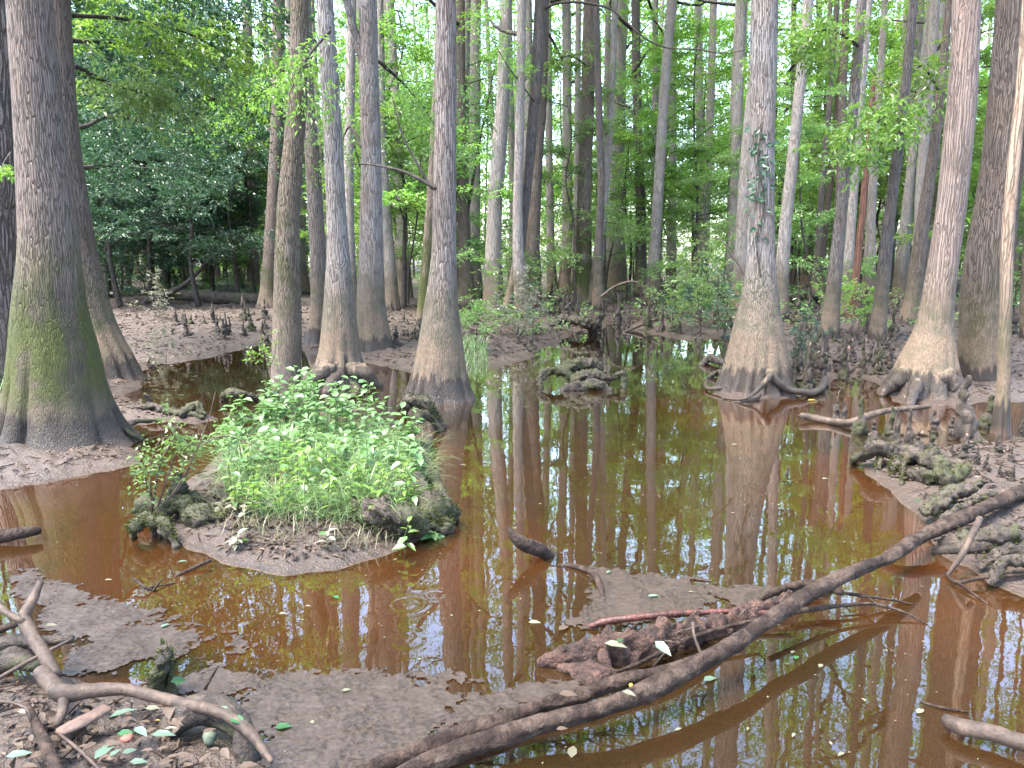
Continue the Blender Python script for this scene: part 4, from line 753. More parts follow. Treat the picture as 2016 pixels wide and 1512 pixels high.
gnarl('mossy root wad at the head of the pool', [([(1080, 640, .15), (1110, 630, .25), (1150, 636, .25), (1180, 645, .1)], [.06, .09, .1, .08]), ([(1165, 655, .0), (1178, 628, .35), (1185, 620, .4)], [.1, .09, .05]), ([(1090, 655, .1), (1100, 672, -.02)], [.08, .05])], seed=13, moss=1.5)
gnarl('twisted mossy root arching among the knees behind the speckled tree', [([(1565, 602, .05), (1580, 585, .5), (1602, 582, .55), (1612, 600, .3)], [.07, .08, .08, .05])], seed=14, moss=.6)
gnarl('upright rotten stump furred with grey moss beside the scum', [([(324, 1272, .20), (322, 1300, .15), (318, 1340, .06), (316, 1375, -.02)], [.022, .040, .042, .055]), ([(334, 1285, .17), (336, 1330, .08), (338, 1370, 0)], [.012, .02, .03])], seed=22, moss=.25, name='mossy_stump', cat='stump')
gnarl('low roots beside the tan fluted base', [([(1380, 720, .0), (1395, 705, .08), (1420, 712, .08), (1440, 725, .1)], [.04, .05, .05, .04]), ([(1395, 745, .0), (1410, 735, .05), (1430, 750, .05)], [.03, .04, .03])], seed=15, moss=.3)

# ---- cypress knees
def knee_mesh(seed, tip=False):
    r_ = np.random.default_rng(seed); n = 14; zs = np.linspace(-.12, 1, n)
    ln = r_.normal(0, .02, (n, 2)).cumsum(0)
    rr_ = .15 * (1 - np.clip(zs, 0, 1)) ** .8 * (.75 + .3 * np.sin(zs * 11 + seed)) + .03 + .16 * np.exp(-np.clip(zs, 0, 1) * 8)
    q = np.stack([ln[:, 0], ln[:, 1], zs], 1)
    V, Qd, Tt = tube(q, rr_, 18, n=34, amp=.9, freq=9, seed=seed)
    return MB().add(V, Qd, Tt).mesh('knee', M['kneemoss'] if tip else M['knee'])
KN = [knee_mesh(s) for s in (1, 2, 3, 4)]; KM = [knee_mesh(s, True) for s in (5, 6)]
tipm = MB().add(*tube([[0, 0, .93], [0.01, 0, 1.0], [.01, 0, 1.05]], [.05, .045, .02], 8, n=4)).mesh('tip', M['kneetip'])
def knee(x, y, h, wd, label, group, k, moss=False, tip=False, z=None):
    me = (KM if moss else KN)[k % (2 if moss else 4)]
    o = link('cypress_knee', me, None, (x, y, (ht(x, y) if z is None else z) - .01), k * 1.7, (wd, wd, h)); tag(o, label, 'cypress knee', group)
    if tip: link('tip', tipm, o)
    return o
near = [(1648, 817, 769, 16, 'first of the two knees standing side by side in the pool', 0), (1661, 820, 768, 15, 'second of the two knees standing side by side in the pool', 0), (1693, 845, 762, 26, 'thick mossy knee directly behind the crooked floating stick', 1), (1721, 856, 808, 22, 'short knee rising through the crooked stick', 0),
        (1752, 853, 779, 24, 'mossy knee standing in front of the crooked stick', 1), (1766, 874, 794, 18, 'slim tall knee just in front of the mossy arching root', 0), (1788, 888, 806, 20, 'tall slim knee at the end of the bank moss', 0), (1811, 902, 860, 22, 'mossy knee with an orange tip on the bank', 2), (1829, 900, 853, 24, 'bushy green knee beside the orange tipped one', 1),
        (1845, 836, 786, 26, 'knobbly knee in the water before the rooted flared base', 0), (1875, 846, 800, 20, 'slim knee standing before the tallest thin one', 0), (1911, 858, 724, 42, 'tallest pointed knee with spreading feet by the bare snag', 0), (1941, 832, 758, 34, 'thick rounded mossy knee behind the bare snag foot', 1), (1966, 898, 865, 12, 'little thin knee in front of the bare snag', 0),
        (1990, 912, 882, 12, 'little thin knee on the bank at the photo edge', 0), (1878, 898, 880, 12, 'tiny orange tipped knee beside the bank puddle', 2), (1899, 912, 864, 22, 'double tipped orange knee on the bank', 2), (1926, 926, 885, 14, 'pointed orange tipped knee past the double one', 2), (1940, 943, 898, 14, 'dark orange tipped knee lowest of the bank puddle knees', 2),
        (1969, 954, 920, 10, 'small dark knee above the bank log', 0), (1991, 965, 930, 10, 'small dark knee touching the bank log', 0), (2012, 865, 815, 14, 'dark knee cut by the photo edge', 0), (1551, 923, 892, 12, 'lone black knee tip out in the open pool', 0), (300, 718, 698, 16, 'short dark stump at the bank corner', 0), (1525, 772, 700, 18, 'mossy slim knee against the tan fluted base', 1)]
for k, (x, y, yt, wd, lb, fl) in enumerate(near):
    p = P(x, y, .04); d = depth(p); hh_ = (y - yt) * d / F * 1.04; knee(p[0], p[1], hh_, wd * d / F / .36, lb, 'cypress knees near the pool', k, fl == 1, fl == 2, z=max(-.05, ht(p[0], p[1])))
clusters = [((1552, 1625, 660, 765), 40, (.22, .5), 'dark knee crowded beside the tan fluted base'), ((1560, 1620, 600, 655), 16, (.3, .6), 'knee in the thicket behind the speckled tree'), ((1640, 1760, 650, 742), 42, (.15, .40), 'knee crowded between the dark footed tree and the peeling one'), ((1690, 1800, 610, 650), 14, (.3, .5), 'knee beyond the tilted spotted tree'),
            ((1185, 1330, 605, 650), 34, (.25, .65), 'dark knee at the back of the inlet'), ((1320, 1440, 610, 662), 22, (.2, .5), 'knee among the bushes beside the speckled tree'), ((1075, 1140, 600, 640), 24, (.25, .55), 'dark knee clustered by the green based tree'), ((735, 835, 610, 690), 26, (.15, .40), 'small knee on the bank behind the central tree'),
            ((340, 545, 600, 672), 34, (.12, .42), 'short knee scattered on the broad muddy bank'), ((900, 1010, 600, 650), 12, (.15, .35), 'knee near the foot of the leaning trunk'), ((1010, 1070, 655, 688), 10, (.12, .25), 'low knee on the point of the rear bank'), ((1880, 2016, 620, 700), 14, (.2, .5), 'knee behind the broad brown tree'), ((1900, 2010, 860, 960), 12, (.04, .09), 'tiny knee sprouting from the near bank')]
kk = 0
for (x0, x1, y0, y1), n, (h0, h1), lb in clusters:
    for _ in range(n):
        x = rng.uniform(x0, x1); y = rng.uniform(y0, y1); p = P(x, y, .08)
        if any((p[0] - a) ** 2 + (p[1] - b) ** 2 < .12 for _r, a, b in TREES.values()): continue
        hh_ = h0 * .7 + (h1 * 1.1 - h0 * .7) * rng.random() ** 1.7; knee(p[0], p[1], hh_ * 1.15, (.22 + .5 * hh_) * rng.uniform(.6, 1.1) * .9, lb, lb.replace('knee', 'knees', 1), kk, rng.random() < .3, rng.random() < .2, z=max(-.03, ht(p[0], p[1]))); kk += 1

# ---- scum mats on the pool
t = NT('scum'); tc = t.n('ShaderNodeTexCoord').outputs['Object']
a = t.noise(tc, 60, 4, .7); b = t.noise(t.vmath('MULTIPLY', tc, (1, .5, 1)), 9, 4, .6, .6)
col = t.mix(t.ss(a, .35, .65), (0.018, 0.012, 0.009), (0.054, 0.037, 0.027)); col = t.mix(t.ss(b, .42, .66, 0, .7), col, (0.042, 0.028, 0.019))
t.bsdf(col, t.ss(b, .3, .7, .22, .5), t.bump(a, .5, .006), .6); M['scum'] = t.m
def scum(poly, label, seed, cell=.0075):
    pg = np.array([P(a, b)[:2] for a, b in poly]); lo = pg.min(0) - .22; hi = pg.max(0) + .22
    nx, ny = ((hi - lo) / cell).astype(int); gx, gy = np.meshgrid(lo[0] + np.arange(nx) * cell, lo[1] + np.arange(ny) * cell)
    q = np.stack([gx.ravel(), gy.ravel(), gx.ravel() * 0], 1)
    s_ = sdist(q[:, 0], q[:, 1], pg) + .05 + .07 * fbm(q * 5, 4, seed) + .030 * fbm(q * 26, 2, seed + 2)
    holes = fbm(q * 3.1, 4, seed + 7)
    dn = fbm(q * 45, 3, seed + 4) * .5 + .5 + .25 * fbm(q * 9, 2, seed + 6)
    ins = (s_ > 0) & (np.clip(s_ / .15, 0, 1.2) - np.clip((holes - .2) * 3, 0, 1) * (s_ < .25) > dn * .8 - .1)
    ins = ins.reshape(ny, nx)[:-1, :-1]; zz = .005 + .003 * fbm(q * 12, 3, seed) + .0015 * vn(q * 80, seed)
    zz = np.maximum(zz, .0022)
    idx = np.arange(nx * ny).reshape(ny, nx); Qd = np.stack([idx[:-1, :-1], idx[:-1, 1:], idx[1:, 1:], idx[1:, :-1]], -1)[ins]
    used, inv = np.unique(Qd, return_inverse=True); V = np.stack([q[:, 0], q[:, 1], zz], 1)[used]
    ob = link('scum', make_mesh('scum', V, inv.reshape(-1, 4), None, True, M['scum'])); ob['kind'] = 'stuff'; ob['label'] = label
scum([(60, 1175), (150, 1155), (220, 1190), (330, 1196), (328, 1232), (430, 1245), (400, 1300), (330, 1340), (290, 1340), (240, 1322), (110, 1322), (70, 1260)], 'brown scum mat beside the debris pile', 3)
scum([(440, 1250), (500, 1252), (512, 1275), (480, 1296), (440, 1290)], 'small oval raft of brown scum', 5)
scum([(330, 1355), (430, 1310), (560, 1318), (700, 1335), (860, 1325), (980, 1345), (1130, 1355), (1090, 1385), (930, 1425), (760, 1495), (700, 1540), (520, 1540), (500, 1440), (430, 1385)], 'wide mat of brown scum before the longest log', 7)
scum([(1120, 1108), (1190, 1118), (1240, 1138), (1300, 1134), (1400, 1146), (1490, 1152), (1560, 1160), (1500, 1195), (1400, 1210), (1290, 1215), (1180, 1232), (1095, 1238), (1120, 1215), (1170, 1190), (1175, 1150)], 'smooth scum mat behind the reddish branch, tinted by sky', 9)
scum([(15, 1140), (60, 1120), (110, 1165), (95, 1200), (60, 1190)], 'narrow strip of scum near the photo edge', 11)

# ---- grasses, herbs and shrub on the mud island
def blades(r_, base, L, wdt, bend):
    n = len(base); a = r_.uniform(0, 6.28, n); d = np.stack([np.cos(a), np.sin(a), np.zeros(n)], 1); s_ = np.stack([-np.sin(a), np.cos(a), np.zeros(n)], 1)
    V = []; 
    for f, wf in ((0, 1), (.45, .85), (.8, .5), (1, .04)):
        c = base + d * (L * bend * f ** 2)[:, None] + np.array([0, 0, 1.0]) * (L * (f - .35 * bend * f ** 3))[:, None]
        V += [c - s_ * (wdt * wf)[:, None] * .5, c + s_ * (wdt * wf)[:, None] * .5]
    V = np.stack(V, 1).reshape(-1, 3); k = np.arange(n)[:, None] * 8
    return V, np.concatenate([k + np.array([[0, 1, 3, 2]]), k + np.array([[2, 3, 5, 4]]), k + np.array([[4, 5, 7, 6]])])
def scatter_px(r_, poly, n):
    pg = np.array([P(a, b, .2)[:2] for a, b in poly]); lo, hi = pg.min(0), pg.max(0); q = lo + (hi - lo) * r_.random((n * 4, 2)); q = q[sdist(q[:, 0], q[:, 1], pg) > 0][:n]
    return np.concatenate([q, hterr(q[:, 0], q[:, 1])[:, None]], 1)
r_ = np.random.default_rng(9)
gp = [(470, 985), (560, 1000), (700, 1000), (800, 985), (835, 930), (838, 868), (760, 840), (600, 845), (500, 870), (440, 930)]
B = scatter_px(r_, gp, 8500); cl = vn(B * [7, 7, 0], 4); B = B[cl > -.45]; n = len(B)
V, Qd = blades(r_, B, r_.uniform(.08, .25, n) * (1 + .6 * cl[cl > -.45]), r_.uniform(.0025, .0065, n), r_.uniform(.6, 1.7, n))
ob = link('grass', make_mesh('grass', V, Qd, None, False, M['grass'])); ob['kind'] = 'stuff'; ob['label'] = 'bright green grass covering the mud island'
B = scatter_px(r_, [(400, 960), (430, 1005), (560, 1030), (720, 1030), (830, 985), (838, 900), (440, 900)], 1500); n = len(B)
V, Qd = blades(r_, B, r_.uniform(.05, .16, n), r_.uniform(.003, .006, n), r_.uniform(.5, 1.3, n))
ob = link('dry_grass', make_mesh('dry_grass', V, Qd, None, False, M['drygrass'])); ob['kind'] = 'stuff'; ob['label'] = 'pale silty grass blades along the island edge'
B = scatter_px(r_, [(905, 665), (960, 668), (962, 705), (912, 708)], 700); n = len(B)
V, Qd = blades(r_, B, r_.uniform(.08, .22, n), r_.uniform(.005, .010, n), r_.uniform(.3, 1.1, n)); ob = link('grass', make_mesh('grass', V, Qd, None, False, M['grass'])); ob['kind'] = 'stuff'; ob['label'] = 'grass tuft on the bank beside the large central tree'
B = scatter_px(r_, [(-250, 640), (25, 640), (30, 760), (-250, 800)], 3500); n = len(B)
V, Qd = blades(r_, B, r_.uniform(.15, .45, n), r_.uniform(.01, .02, n), r_.uniform(.3, 1.1, n)); ob = link('grass', make_mesh('grass', V, Qd, None, False, M['grass'])); ob['kind'] = 'stuff'; ob['label'] = 'bright grass behind the rough furrowed tree'

def leaf_mesh(name, mat, L=.065, wd=.55, seed=0):
    f = np.array([[0, 0, 0], [.28, .5, .10], [.62, .42, .08], [1, 0, -.12], [.62, -.42, .08], [.28, -.5, .10], [.3, 0, -.01], [.65, 0, -.02]]) * [L, L * wd, L]
    return make_mesh(name, f, [[0, 6, 1, 1]][:0] or None, [[0, 6, 1], [6, 2, 1], [6, 7, 2], [7, 3, 2], [0, 5, 6], [6, 5, 4], [6, 4, 7], [7, 4, 3]], True, mat)
LF = [leaf_mesh('leaf', M['lf_herb'], .082, .55), leaf_mesh('leaf', M['lf_herb'], .075, .5), leaf_mesh('leaf', M['lf_herbpale'], .06, .55), leaf_mesh('leaf', M['lf_bright'], .06, .42)]
stemm = {}
def stem_mesh(h, k):
    return MB().add(*tube([[0, 0, -.02], [.01 * (k % 3 - 1), .012, h * .5], [.02 * (k % 2), -.01, h]], [.0035, .003, .0015], 5, n=7)).mesh('stem', M['greenstem'])
M['greenstem'] = flat('green_stem', (0.07, 0.12, 0.04), (0.12, 0.10, 0.05))
def herb(x, y, z, h, nl, label, group, kind, k):
    root = thing('leafy_herb', label, 'plant', (x, y, z), 0, group); link('stem', stem_mesh(h, k), root)
    a = rng.uniform(0, 6.28)
    for i in range(nl):
        f = .25 + .75 * (i + 1) / nl; a += 2.4; o = link('leaf', LF[kind if rng.random() < .8 else 1], root, (.015 * f, 0, h * f)); sc = (1.15 - .45 * abs(f - .6)) * rng.uniform(.7, 1.15)
        o.rotation_euler = (rng.normal(0, .25), rng.uniform(-.45, .45) - .15 * (f > .9), a); o.scale = (sc, sc, sc)
hp = [(445, 870), (470, 850), (500, 858), (530, 840), (560, 838), (590, 845), (620, 850), (655, 846), (690, 850), (720, 852), (750, 850), (785, 856), (812, 862), (480, 885), (520, 880), (555, 868), (600, 872), (640, 875), (680, 870), (730, 880), (775, 885), (815, 890),
      (455, 905), (500, 910), (545, 900), (590, 905), (640, 910), (700, 905), (760, 915), (810, 920), (540, 835), (575, 832), (610, 838), (490, 930), (560, 935), (650, 940), (740, 945), (800, 955), (600, 960), (820, 870), (700, 835), (540, 850), (515, 850), (665, 860), (745, 865), (465, 865)]
hp = hp + [(a, b + 60) for a, b in hp if 900 < b < 960] + [(rng.uniform(450, 820), rng.uniform(890, 985)) for _ in range(45)] + [(a + rng.uniform(-22, 22), b + rng.uniform(-12, 14)) for a, b in hp] + [(a + rng.uniform(-22, 22), b + rng.uniform(-10, 10)) for a, b in hp if b < 880 and a < 700]
for k, (x, y) in enumerate(hp):
    p = P(x + rng.uniform(-8, 8), y + rng.uniform(-6, 6), .2); z = ht(p[0], p[1]); back_ = y < 880
    h = (rng.uniform(.27, .46) if back_ else rng.uniform(.14, .30)) * (1.15 if 520 < x < 620 and back_ else 1.0)
    herb(p[0], p[1], z, h, int(rng.integers(9, 14)) if back_ else int(rng.integers(8, 13)), 'broad leaved herb on the island crest' if back_ else 'short herb in the island grass', 'herbs growing on the mud island', 0 if y < 930 else 3, k)
for k, (x, y) in enumerate([(430, 985), (455, 1000), (405, 1000), (480, 1005), (520, 1000), (460, 1045), (770, 1000), (600, 1010), (640, 1050), (850, 1010)]):
    p = P(x, y, .15); herb(p[0], p[1], ht(p[0], p[1]) + .01, rng.uniform(.03, .09), int(rng.integers(5, 8)), 'silt whitened low herb along the island front', 'silt whitened herbs', 2 if k != 9 else 0, k)
def twiggy(label, stems, leafsize, mat, Y, name='shrub', cat='shrub', dens=55, stemmat='loglight', r0=.006, group=None):
    o = PY(*stems[0][0][:2], Y); o = np.array(o); m = MB(); O = []; D = []
    r2 = np.random.default_rng(int(abs(stems[0][0][0])) + 3)
    for st in stems:
        q = np.array([PY(a, b, Y + dy) for a, b, dy in st]) - o; m.add(*tube(q, np.linspace(r0, r0 * .4, len(q)), 5, n=14, amp=.1)); C, _u = catmull(q, 30); C = C[8:]
        tg = np.gradient(C, axis=0); kx = r2.integers(0, len(C), dens // 4); O.append(C[kx]); D.append(unit(tg[kx]) * .5 + r2.normal(0, .6, (len(kx), 3)) * [1, 1, .5])
    root = thing(name, label, cat, o, 0, group); link('stem', m.mesh('stem', M[stemmat]), root)
    O = np.concatenate(O); D = np.concatenate(D); V, Qd = sprays(r2, O, D, r2.uniform(.06, .13, len(O)) * leafsize / .035, 5, leafsize, wid=.6)
    f = link('foliage', make_mesh('foliage', V, Qd, None, False, M[mat]), root); f['kind'] = 'stuff'; return root
twiggy('sparse twiggy shrub with small pale leaves at the island corner', [[(300, 1005, 0), (296, 950, 0), (300, 900, .05), (320, 862, .1), (372, 880, .1)], [(310, 1000, 0), (330, 940, 0), (350, 890, .05), (400, 870, .1)], [(300, 1000, 0), (320, 900, .0), (345, 850, .1), (330, 812, .1)],
     [(305, 990, 0), (290, 960, -.05), (285, 920, -.1)], [(320, 1000, 0), (360, 950, .1), (390, 880, .2), (440, 850, .3)]], .036, 'lf_soft', 4.35, dens=90)
twiggy('long bare diagonal stem rising from the island corner', [[(290, 1022, 0), (345, 965, .0), (389, 881, 0), (411, 824, 0), (424, 772, 0)], [(389, 881, 0), (440, 858, 0), (500, 880, 0), (545, 915, 0)]], .03, 'lf_soft', 4.3, 'bare_sapling', 'sapling', dens=6, r0=.005)
twiggy('slender sprig with small fresh leaves beside the moss coated trunk', [[(520, 745, 0), (518, 710, 0), (512, 680, 0), (530, 655, 0)], [(520, 740, 0), (500, 710, 0), (490, 690, 0)], [(519, 745, 0), (540, 700, 0), (545, 662, 0)]], .05, 'lf_bright', 9.0, 'sprig', 'sprig', dens=30)

# ---- bushes on the banks
def bush(x, y, s, label, k, mat=None, group='bushes on the banks'):
    p = P(x, y, .1); a, b = US['bush'][k % 2]; r3 = thing('bush', label, 'bush', (p[0], p[1], ht(p[0], p[1])), k * 1.1, group, s); link('trunk', a, r3)
    if mat:
        if mat not in BUSHM: m2 = b.copy(); m2.materials.clear(); m2.materials.append(M[mat]); BUSHM[mat] = m2
        b = BUSHM[mat]
    link('crown', b, r3)
BUSHM = {}
for k, (x, y, s, lb, mt) in enumerate([(1020, 655, .9, 'silvery leaved bush below the leaning trunk', 'lf_herbpale'), (1048, 668, .7, 'low silvery bush at the bank point', 'lf_herbpale'), (985, 660, .6, 'small silvery bush near the tilting grey tree', 'lf_herbpale'), (1340, 650, 1.0, 'green bush at the water edge behind the pool', None), (1380, 655, 1.1, 'wider green bush next to the bell footed grey tree', 'lf_holly'),
                                      (1415, 645, 1.0, 'green bush touching the tall smooth grey trunk', None), (1330, 628, 1.1, 'bush among knees near the inlet', None), (935, 690, .7, 'leafy tuft beside the large central tree', None), (1030, 625, 1.3, 'feathery upright bush before the leaning trunk', None), (1700, 660, .8, 'green bush between the spotted dark tree and the red snag', 'lf_bright'),
                                      (1575, 700, .5, 'mossy bush among the crowded knees', 'lf_holly'), (1565, 735, .4, 'low mossy bush beside the fluted base', 'lf_holly'), (305, 640, .8, 'thin leaved tuft on the muddy bank', 'lf_herbpale'), (325, 705, .5, 'white bladed tuft at the bank corner', 'lf_herbpale'), (240, 590, 1.5, 'bush behind the broad brown tree', 'lf_holly'), (1650, 640, .9, 'leafy bush behind the dark footed tree', 'lf_bright'), (1985, 640, 1.2, 'green bush past the bare snag', None), (290, 588, 2.3, 'wide holly bush before the bent dark trunk', 'lf_holly'), (350, 583, 2.2, 'holly bush behind the left part of the fallen log', 'lf_bright'), (420, 580, 2.4, 'bright bush behind the middle of the fallen log', 'lf_soft'), (485, 578, 2.2, 'bush behind the right part of the fallen log', 'lf_bright'), (230, 600, 1.8, 'low holly bush touching the broad brown tree', 'lf_holly'), (450, 572, 2.6, 'tall bush deepest behind the fallen log', 'lf_bright'), (320, 572, 2.6, 'pale bush deepest behind the hollies', 'lf_soft')]):
    bush(x, y, s, lb, k, mt)

# ---- leafy limbs of trees that reach into view
def limb(key, pts, leafsize, mat, dens, r0=.03, spread=.35, sl=.4):
    root, bx, Y = TREES[key]; q = np.array([PY(a, b, Y + dy) for a, b, dy in pts]) - np.array([bx, Y, 0]); r2 = np.random.default_rng(int(abs(pts[1][0] * 7 + pts[1][1])))
    b = link('branch', MB().add(*tube(q, np.linspace(r0, r0 * .15, len(q)), 7, n=26, amp=.15, freq=8)).mesh('branch', M['twigbark']), root)
    C, _ = catmull(q, 60); C = C[12:]; tg = unit(np.gradient(C, axis=0)); kx = r2.integers(0, len(C), dens); O = C[kx] + r2.normal(0, spread, (dens, 3)) * [1, 1, .55]
    V, Qd = sprays(r2, O, tg[kx] * .5 + r2.normal(0, .6, (dens, 3)) * [1, 1, .3] - [0, 0, .15], r2.uniform(.5, 1, dens) * sl, 14, leafsize)
    f = link('foliage', make_mesh('foliage', V, Qd, None, False, M[mat]), b); f['kind'] = 'stuff'
limb('T2', [(150, 130, .2), (230, 170, 1), (300, 190, 1.5), (350, 225, 2)], .085, 'lf_soft', 130, spread=.28)
limb('T2', [(140, 30, .2), (260, 40, 1), (380, 70, 1.5), (480, 130, 2)], .09, 'lf_bright', 260, spread=.5)
limb('T2', [(140, 80, .2), (250, 90, 2), (380, 120, 3), (520, 170, 4)], .085, 'lf_holly', 320, spread=.6)
limb('T2', [(145, 0, .2), (260, -30, 1), (380, 10, 1.5), (500, 20, 2)], .09, 'lf_holly', 260, spread=.5)
limb('T2', [(160, 250, .3), (260, 235, 3), (350, 260, 4), (450, 250, 5)], .08, 'lf_holly', 300, spread=.6)
limb('T2', [(165, 330, .3), (260, 330, 4), (360, 340, 5), (450, 380, 6)], .08, 'lf_holly', 260, spread=.6)
limb('T4', [(600, 200, .2), (560, 160, .5), (500, 190, 1), (420, 250, 1.5)], .08, 'lf_bright', 120, spread=.3)
limb('T5', [(650, 60, -.2), (600, 120, -.4), (560, 210, -.5)], .07, 'lf_bright', 40, spread=.2, r0=.02)
limb('T6', [(745, 120, .2), (790, 160, .6), (840, 220, 1), (880, 300, 1.2)], .07, 'lf_soft', 160, spread=.35)
limb('T6', [(712, 290, .2), (690, 250, .5), (660, 320, 1)], .07, 'lf_soft', 60, spread=.3)
limb('T8', [(785, 300, .2), (800, 240, .6), (830, 200, 1), (850, 130, 1.5)], .08, 'lf_bright', 220, spread=.6)
limb('T10', [(915, 450, .2), (935, 330, .3), (960, 200, .6), (990, 60, 1.0)], .07, 'lf_soft', 260, spread=.5, r0=.05)
limb('T12', [(1052, 200, -.2), (1000, 130, -.3), (960, 60, -.2), (940, 20, .0)], .07, 'lf_bright', 80, spread=.3, r0=.02)
limb('T16', [(1157, 130, -.2), (1120, 110, -.6), (1060, 150, -.8)], .10, 'lf_bright', 80, spread=.35, r0=.03)
limb('T18', [(1257, 180, .2), (1300, 140, -.2), (1360, 150, -.6), (1430, 140, -.8)], .09, 'lf_bright', 200, spread=.5, r0=.04)
limb('T18', [(1262, 470, .2), (1300, 410, -.2), (1340, 330, -.6), (1420, 290, -.8)], .08, 'lf_bright', 160, spread=.5, r0=.04)
limb('T22', [(1446, 440, .2), (1400, 420, -.2), (1350, 440, -.5), (1290, 500, -.6)], .07, 'lf_soft', 90, spread=.5, r0=.03)
limb('T22', [(1448, 330, .2), (1410, 300, -.3), (1370, 350, -.5), (1330, 380, -.6)], .08, 'lf_bright', 130, spread=.4, r0=.03)
limb('T21', [(1478, 560, .1), (1440, 500, .3), (1415, 470, .5), (1385, 560, .7)], .06, 'lf_soft', 28, spread=.16, r0=.015)
limb('T25', [(1561, 400, .2), (1600, 340, -.5), (1640, 330, -.8), (1700, 360, -1)], .09, 'lf_bright', 220, spread=.7, r0=.04)
limb('T27', [(1690, 90, -.1), (1640, 60, -.3), (1590, 70, -.5), (1550, 110, -.5)], .10, 'lf_bright', 130, spread=.35, r0=.03)
limb('T30', [(1780, 180, -.1), (1740, 230, -.4), (1700, 260, -.6), (1670, 300, -.8)], .11, 'lf_bright', 90, spread=.25, r0=.02)
limb('T32', [(1850, 180, -.1), (1810, 130, -.6), (1780, 180, -.9), (1760, 260, -1)], .11, 'lf_bright', 90, spread=.3, r0=.03)
limb('T31', [(1785, 380, .2), (1830, 300, .4), (1900, 280, .6), (1960, 330, .8)], .09, 'lf_bright', 200, spread=.6, r0=.03)
limb('T0', [(20, 300, -1.2), (5, 330, -1.5), (25, 348, -1.7)], .06, 'lf_bright', 8, spread=.05, r0=.006, sl=.12)
# climbing leaves on the speckled tree
def vine():
    root, bx, Y = TREES['T21']; r2 = np.random.default_rng(3); yy = np.concatenate([r2.uniform(250, 400, 60), r2.uniform(380, 470, 16)]); xx = 1475 + 50 * r2.beta(1.2, 2.4, len(yy)) + r2.choice([0, 0, 12], len(yy))
    pts = np.array([PY(a, b, Y - .14 - .02 * r2.random() + .10 * (abs(a - 1499) / 26) ** 2) for a, b in zip(xx, yy)]); o = PY(1495, 470, Y - .16)
    V, Qd = leaves(r2, pts - o, r2.normal(0, 1, (len(pts), 3)) * [1, .3, .6] - [0, .3, .4], .085 * r2.uniform(.6, 1.2, len(pts)), np.tile([0, -1.0, .3], (len(pts), 1)), .4, .6)
    tv = thing('climbing_vine', 'leafy vine climbing the lichen speckled trunk', 'vine', o); q = np.array([PY(a, b, Y - .17) for a, b in ((1500, 560), (1490, 470), (1505, 400), (1492, 320), (1500, 240))]) - o
    link('stem', MB().add(*tube(q, .008, 6, n=24)).mesh('stem', M['twigbark']), tv); f = link('foliage', make_mesh('foliage', V, Qd, None, False, M['lf_holly']), tv); f['kind'] = 'stuff'
vine()

# ---- litter and twigs on the mud, specks on the pool
def litter():
    r2 = np.random.default_rng(12); n = 60000; a = r2.uniform(-.75, .75, n); rr_ = 1.8 * (26 / 1.8) ** r2.random(n); X = rr_ * np.sin(a); Y = rr_ * np.cos(a); Z = hterr(X, Y)
    cl = vn(np.stack([X * 1.5, Y * 1.5, X * 0], 1), 9) + .9 * (Y > 9); keep = (Z > .03) & (cl > r2.uniform(-.6, .9, n)); X, Y, Z = X[keep], Y[keep], Z[keep]; n = len(X)
    V, Qd = leaves(r2, np.stack([X, Y, Z + .008], 1), r2.normal(0, 1, (n, 3)) * [1, 1, .15], r2.uniform(.015, .045, n) * (1 + Y / 11), None, .35, .5)
    ob = link('leaf_litter', make_mesh('leaf_litter', V, Qd, None, False, M['litter'])); ob['kind'] = 'stuff'; ob['label'] = 'small dead leaves littering the mud banks'
    n = 7000; a = r2.uniform(-.75, .75, n); rr_ = 1.9 * (24 / 1.9) ** r2.random(n); X = rr_ * np.sin(a); Y = rr_ * np.cos(a); Z = hterr(X, Y); keep = Z > .025; X, Y, Z = X[keep], Y[keep], Z[keep]; n = len(X)
    L = r2.uniform(.03, .14, n) * (1 + Y / 14); th = r2.uniform(0, 6.28, n); d = np.stack([np.cos(th), np.sin(th), r2.normal(0, .12, n)], 1) * L[:, None]; c = np.stack([X, Y, Z + .01], 1); s_ = np.stack([-np.sin(th), np.cos(th), 0 * th], 1) * (.0022 + .0003 * Y)[:, None]; u_ = np.array([0, 0, 1.0]) * (.004 + .0005 * Y)[:, None]
    V = np.stack([c - d / 2 - s_, c - d / 2 + s_, c - d / 2 + u_, c + d / 2 - s_, c + d / 2 + s_, c + d / 2 + u_], 1).reshape(-1, 3); k = np.arange(n)[:, None] * 6
    Qd = np.concatenate([k + np.array([[0, 3, 5, 2]]), k + np.array([[2, 5, 4, 1]])]); ob = link('fine_twigs', make_mesh('fine_twigs', V, Qd, None, False, M['log'])); ob['kind'] = 'stuff'; ob['label'] = 'fine twigs and rootlets lying on the mud'
    n = 600; a = r2.uniform(-.7, .7, n); rr_ = 2.2 * (15 / 2.2) ** r2.random(n); X = rr_ * np.sin(a); Y = rr_ * np.cos(a); keep = hterr(X, Y) < -.01; X, Y = X[keep], Y[keep]; n = len(X)
    V, Qd = leaves(r2, np.stack([X, Y, np.full(n, .004)], 1), r2.normal(0, 1, (n, 3)) * [1, 1, 0], r2.uniform(.004, .012, n) * (1 + Y / 9), None, .05, .6, 0.0, 0.0)
    ob = link('floating_specks', make_mesh('floating_specks', V, Qd, None, False, M['paleleaf'])); ob['kind'] = 'stuff'; ob['label'] = 'tiny pale specks floating on the pool'
litter()
LM = {k: leaf_mesh('leaf', M[k], 1.0, w_) for k, w_ in (('paleleaf', .45), ('mintleaf', .42), ('yellowleaf', .4), ('greenleaf', .6), ('brownleaf', .45))}
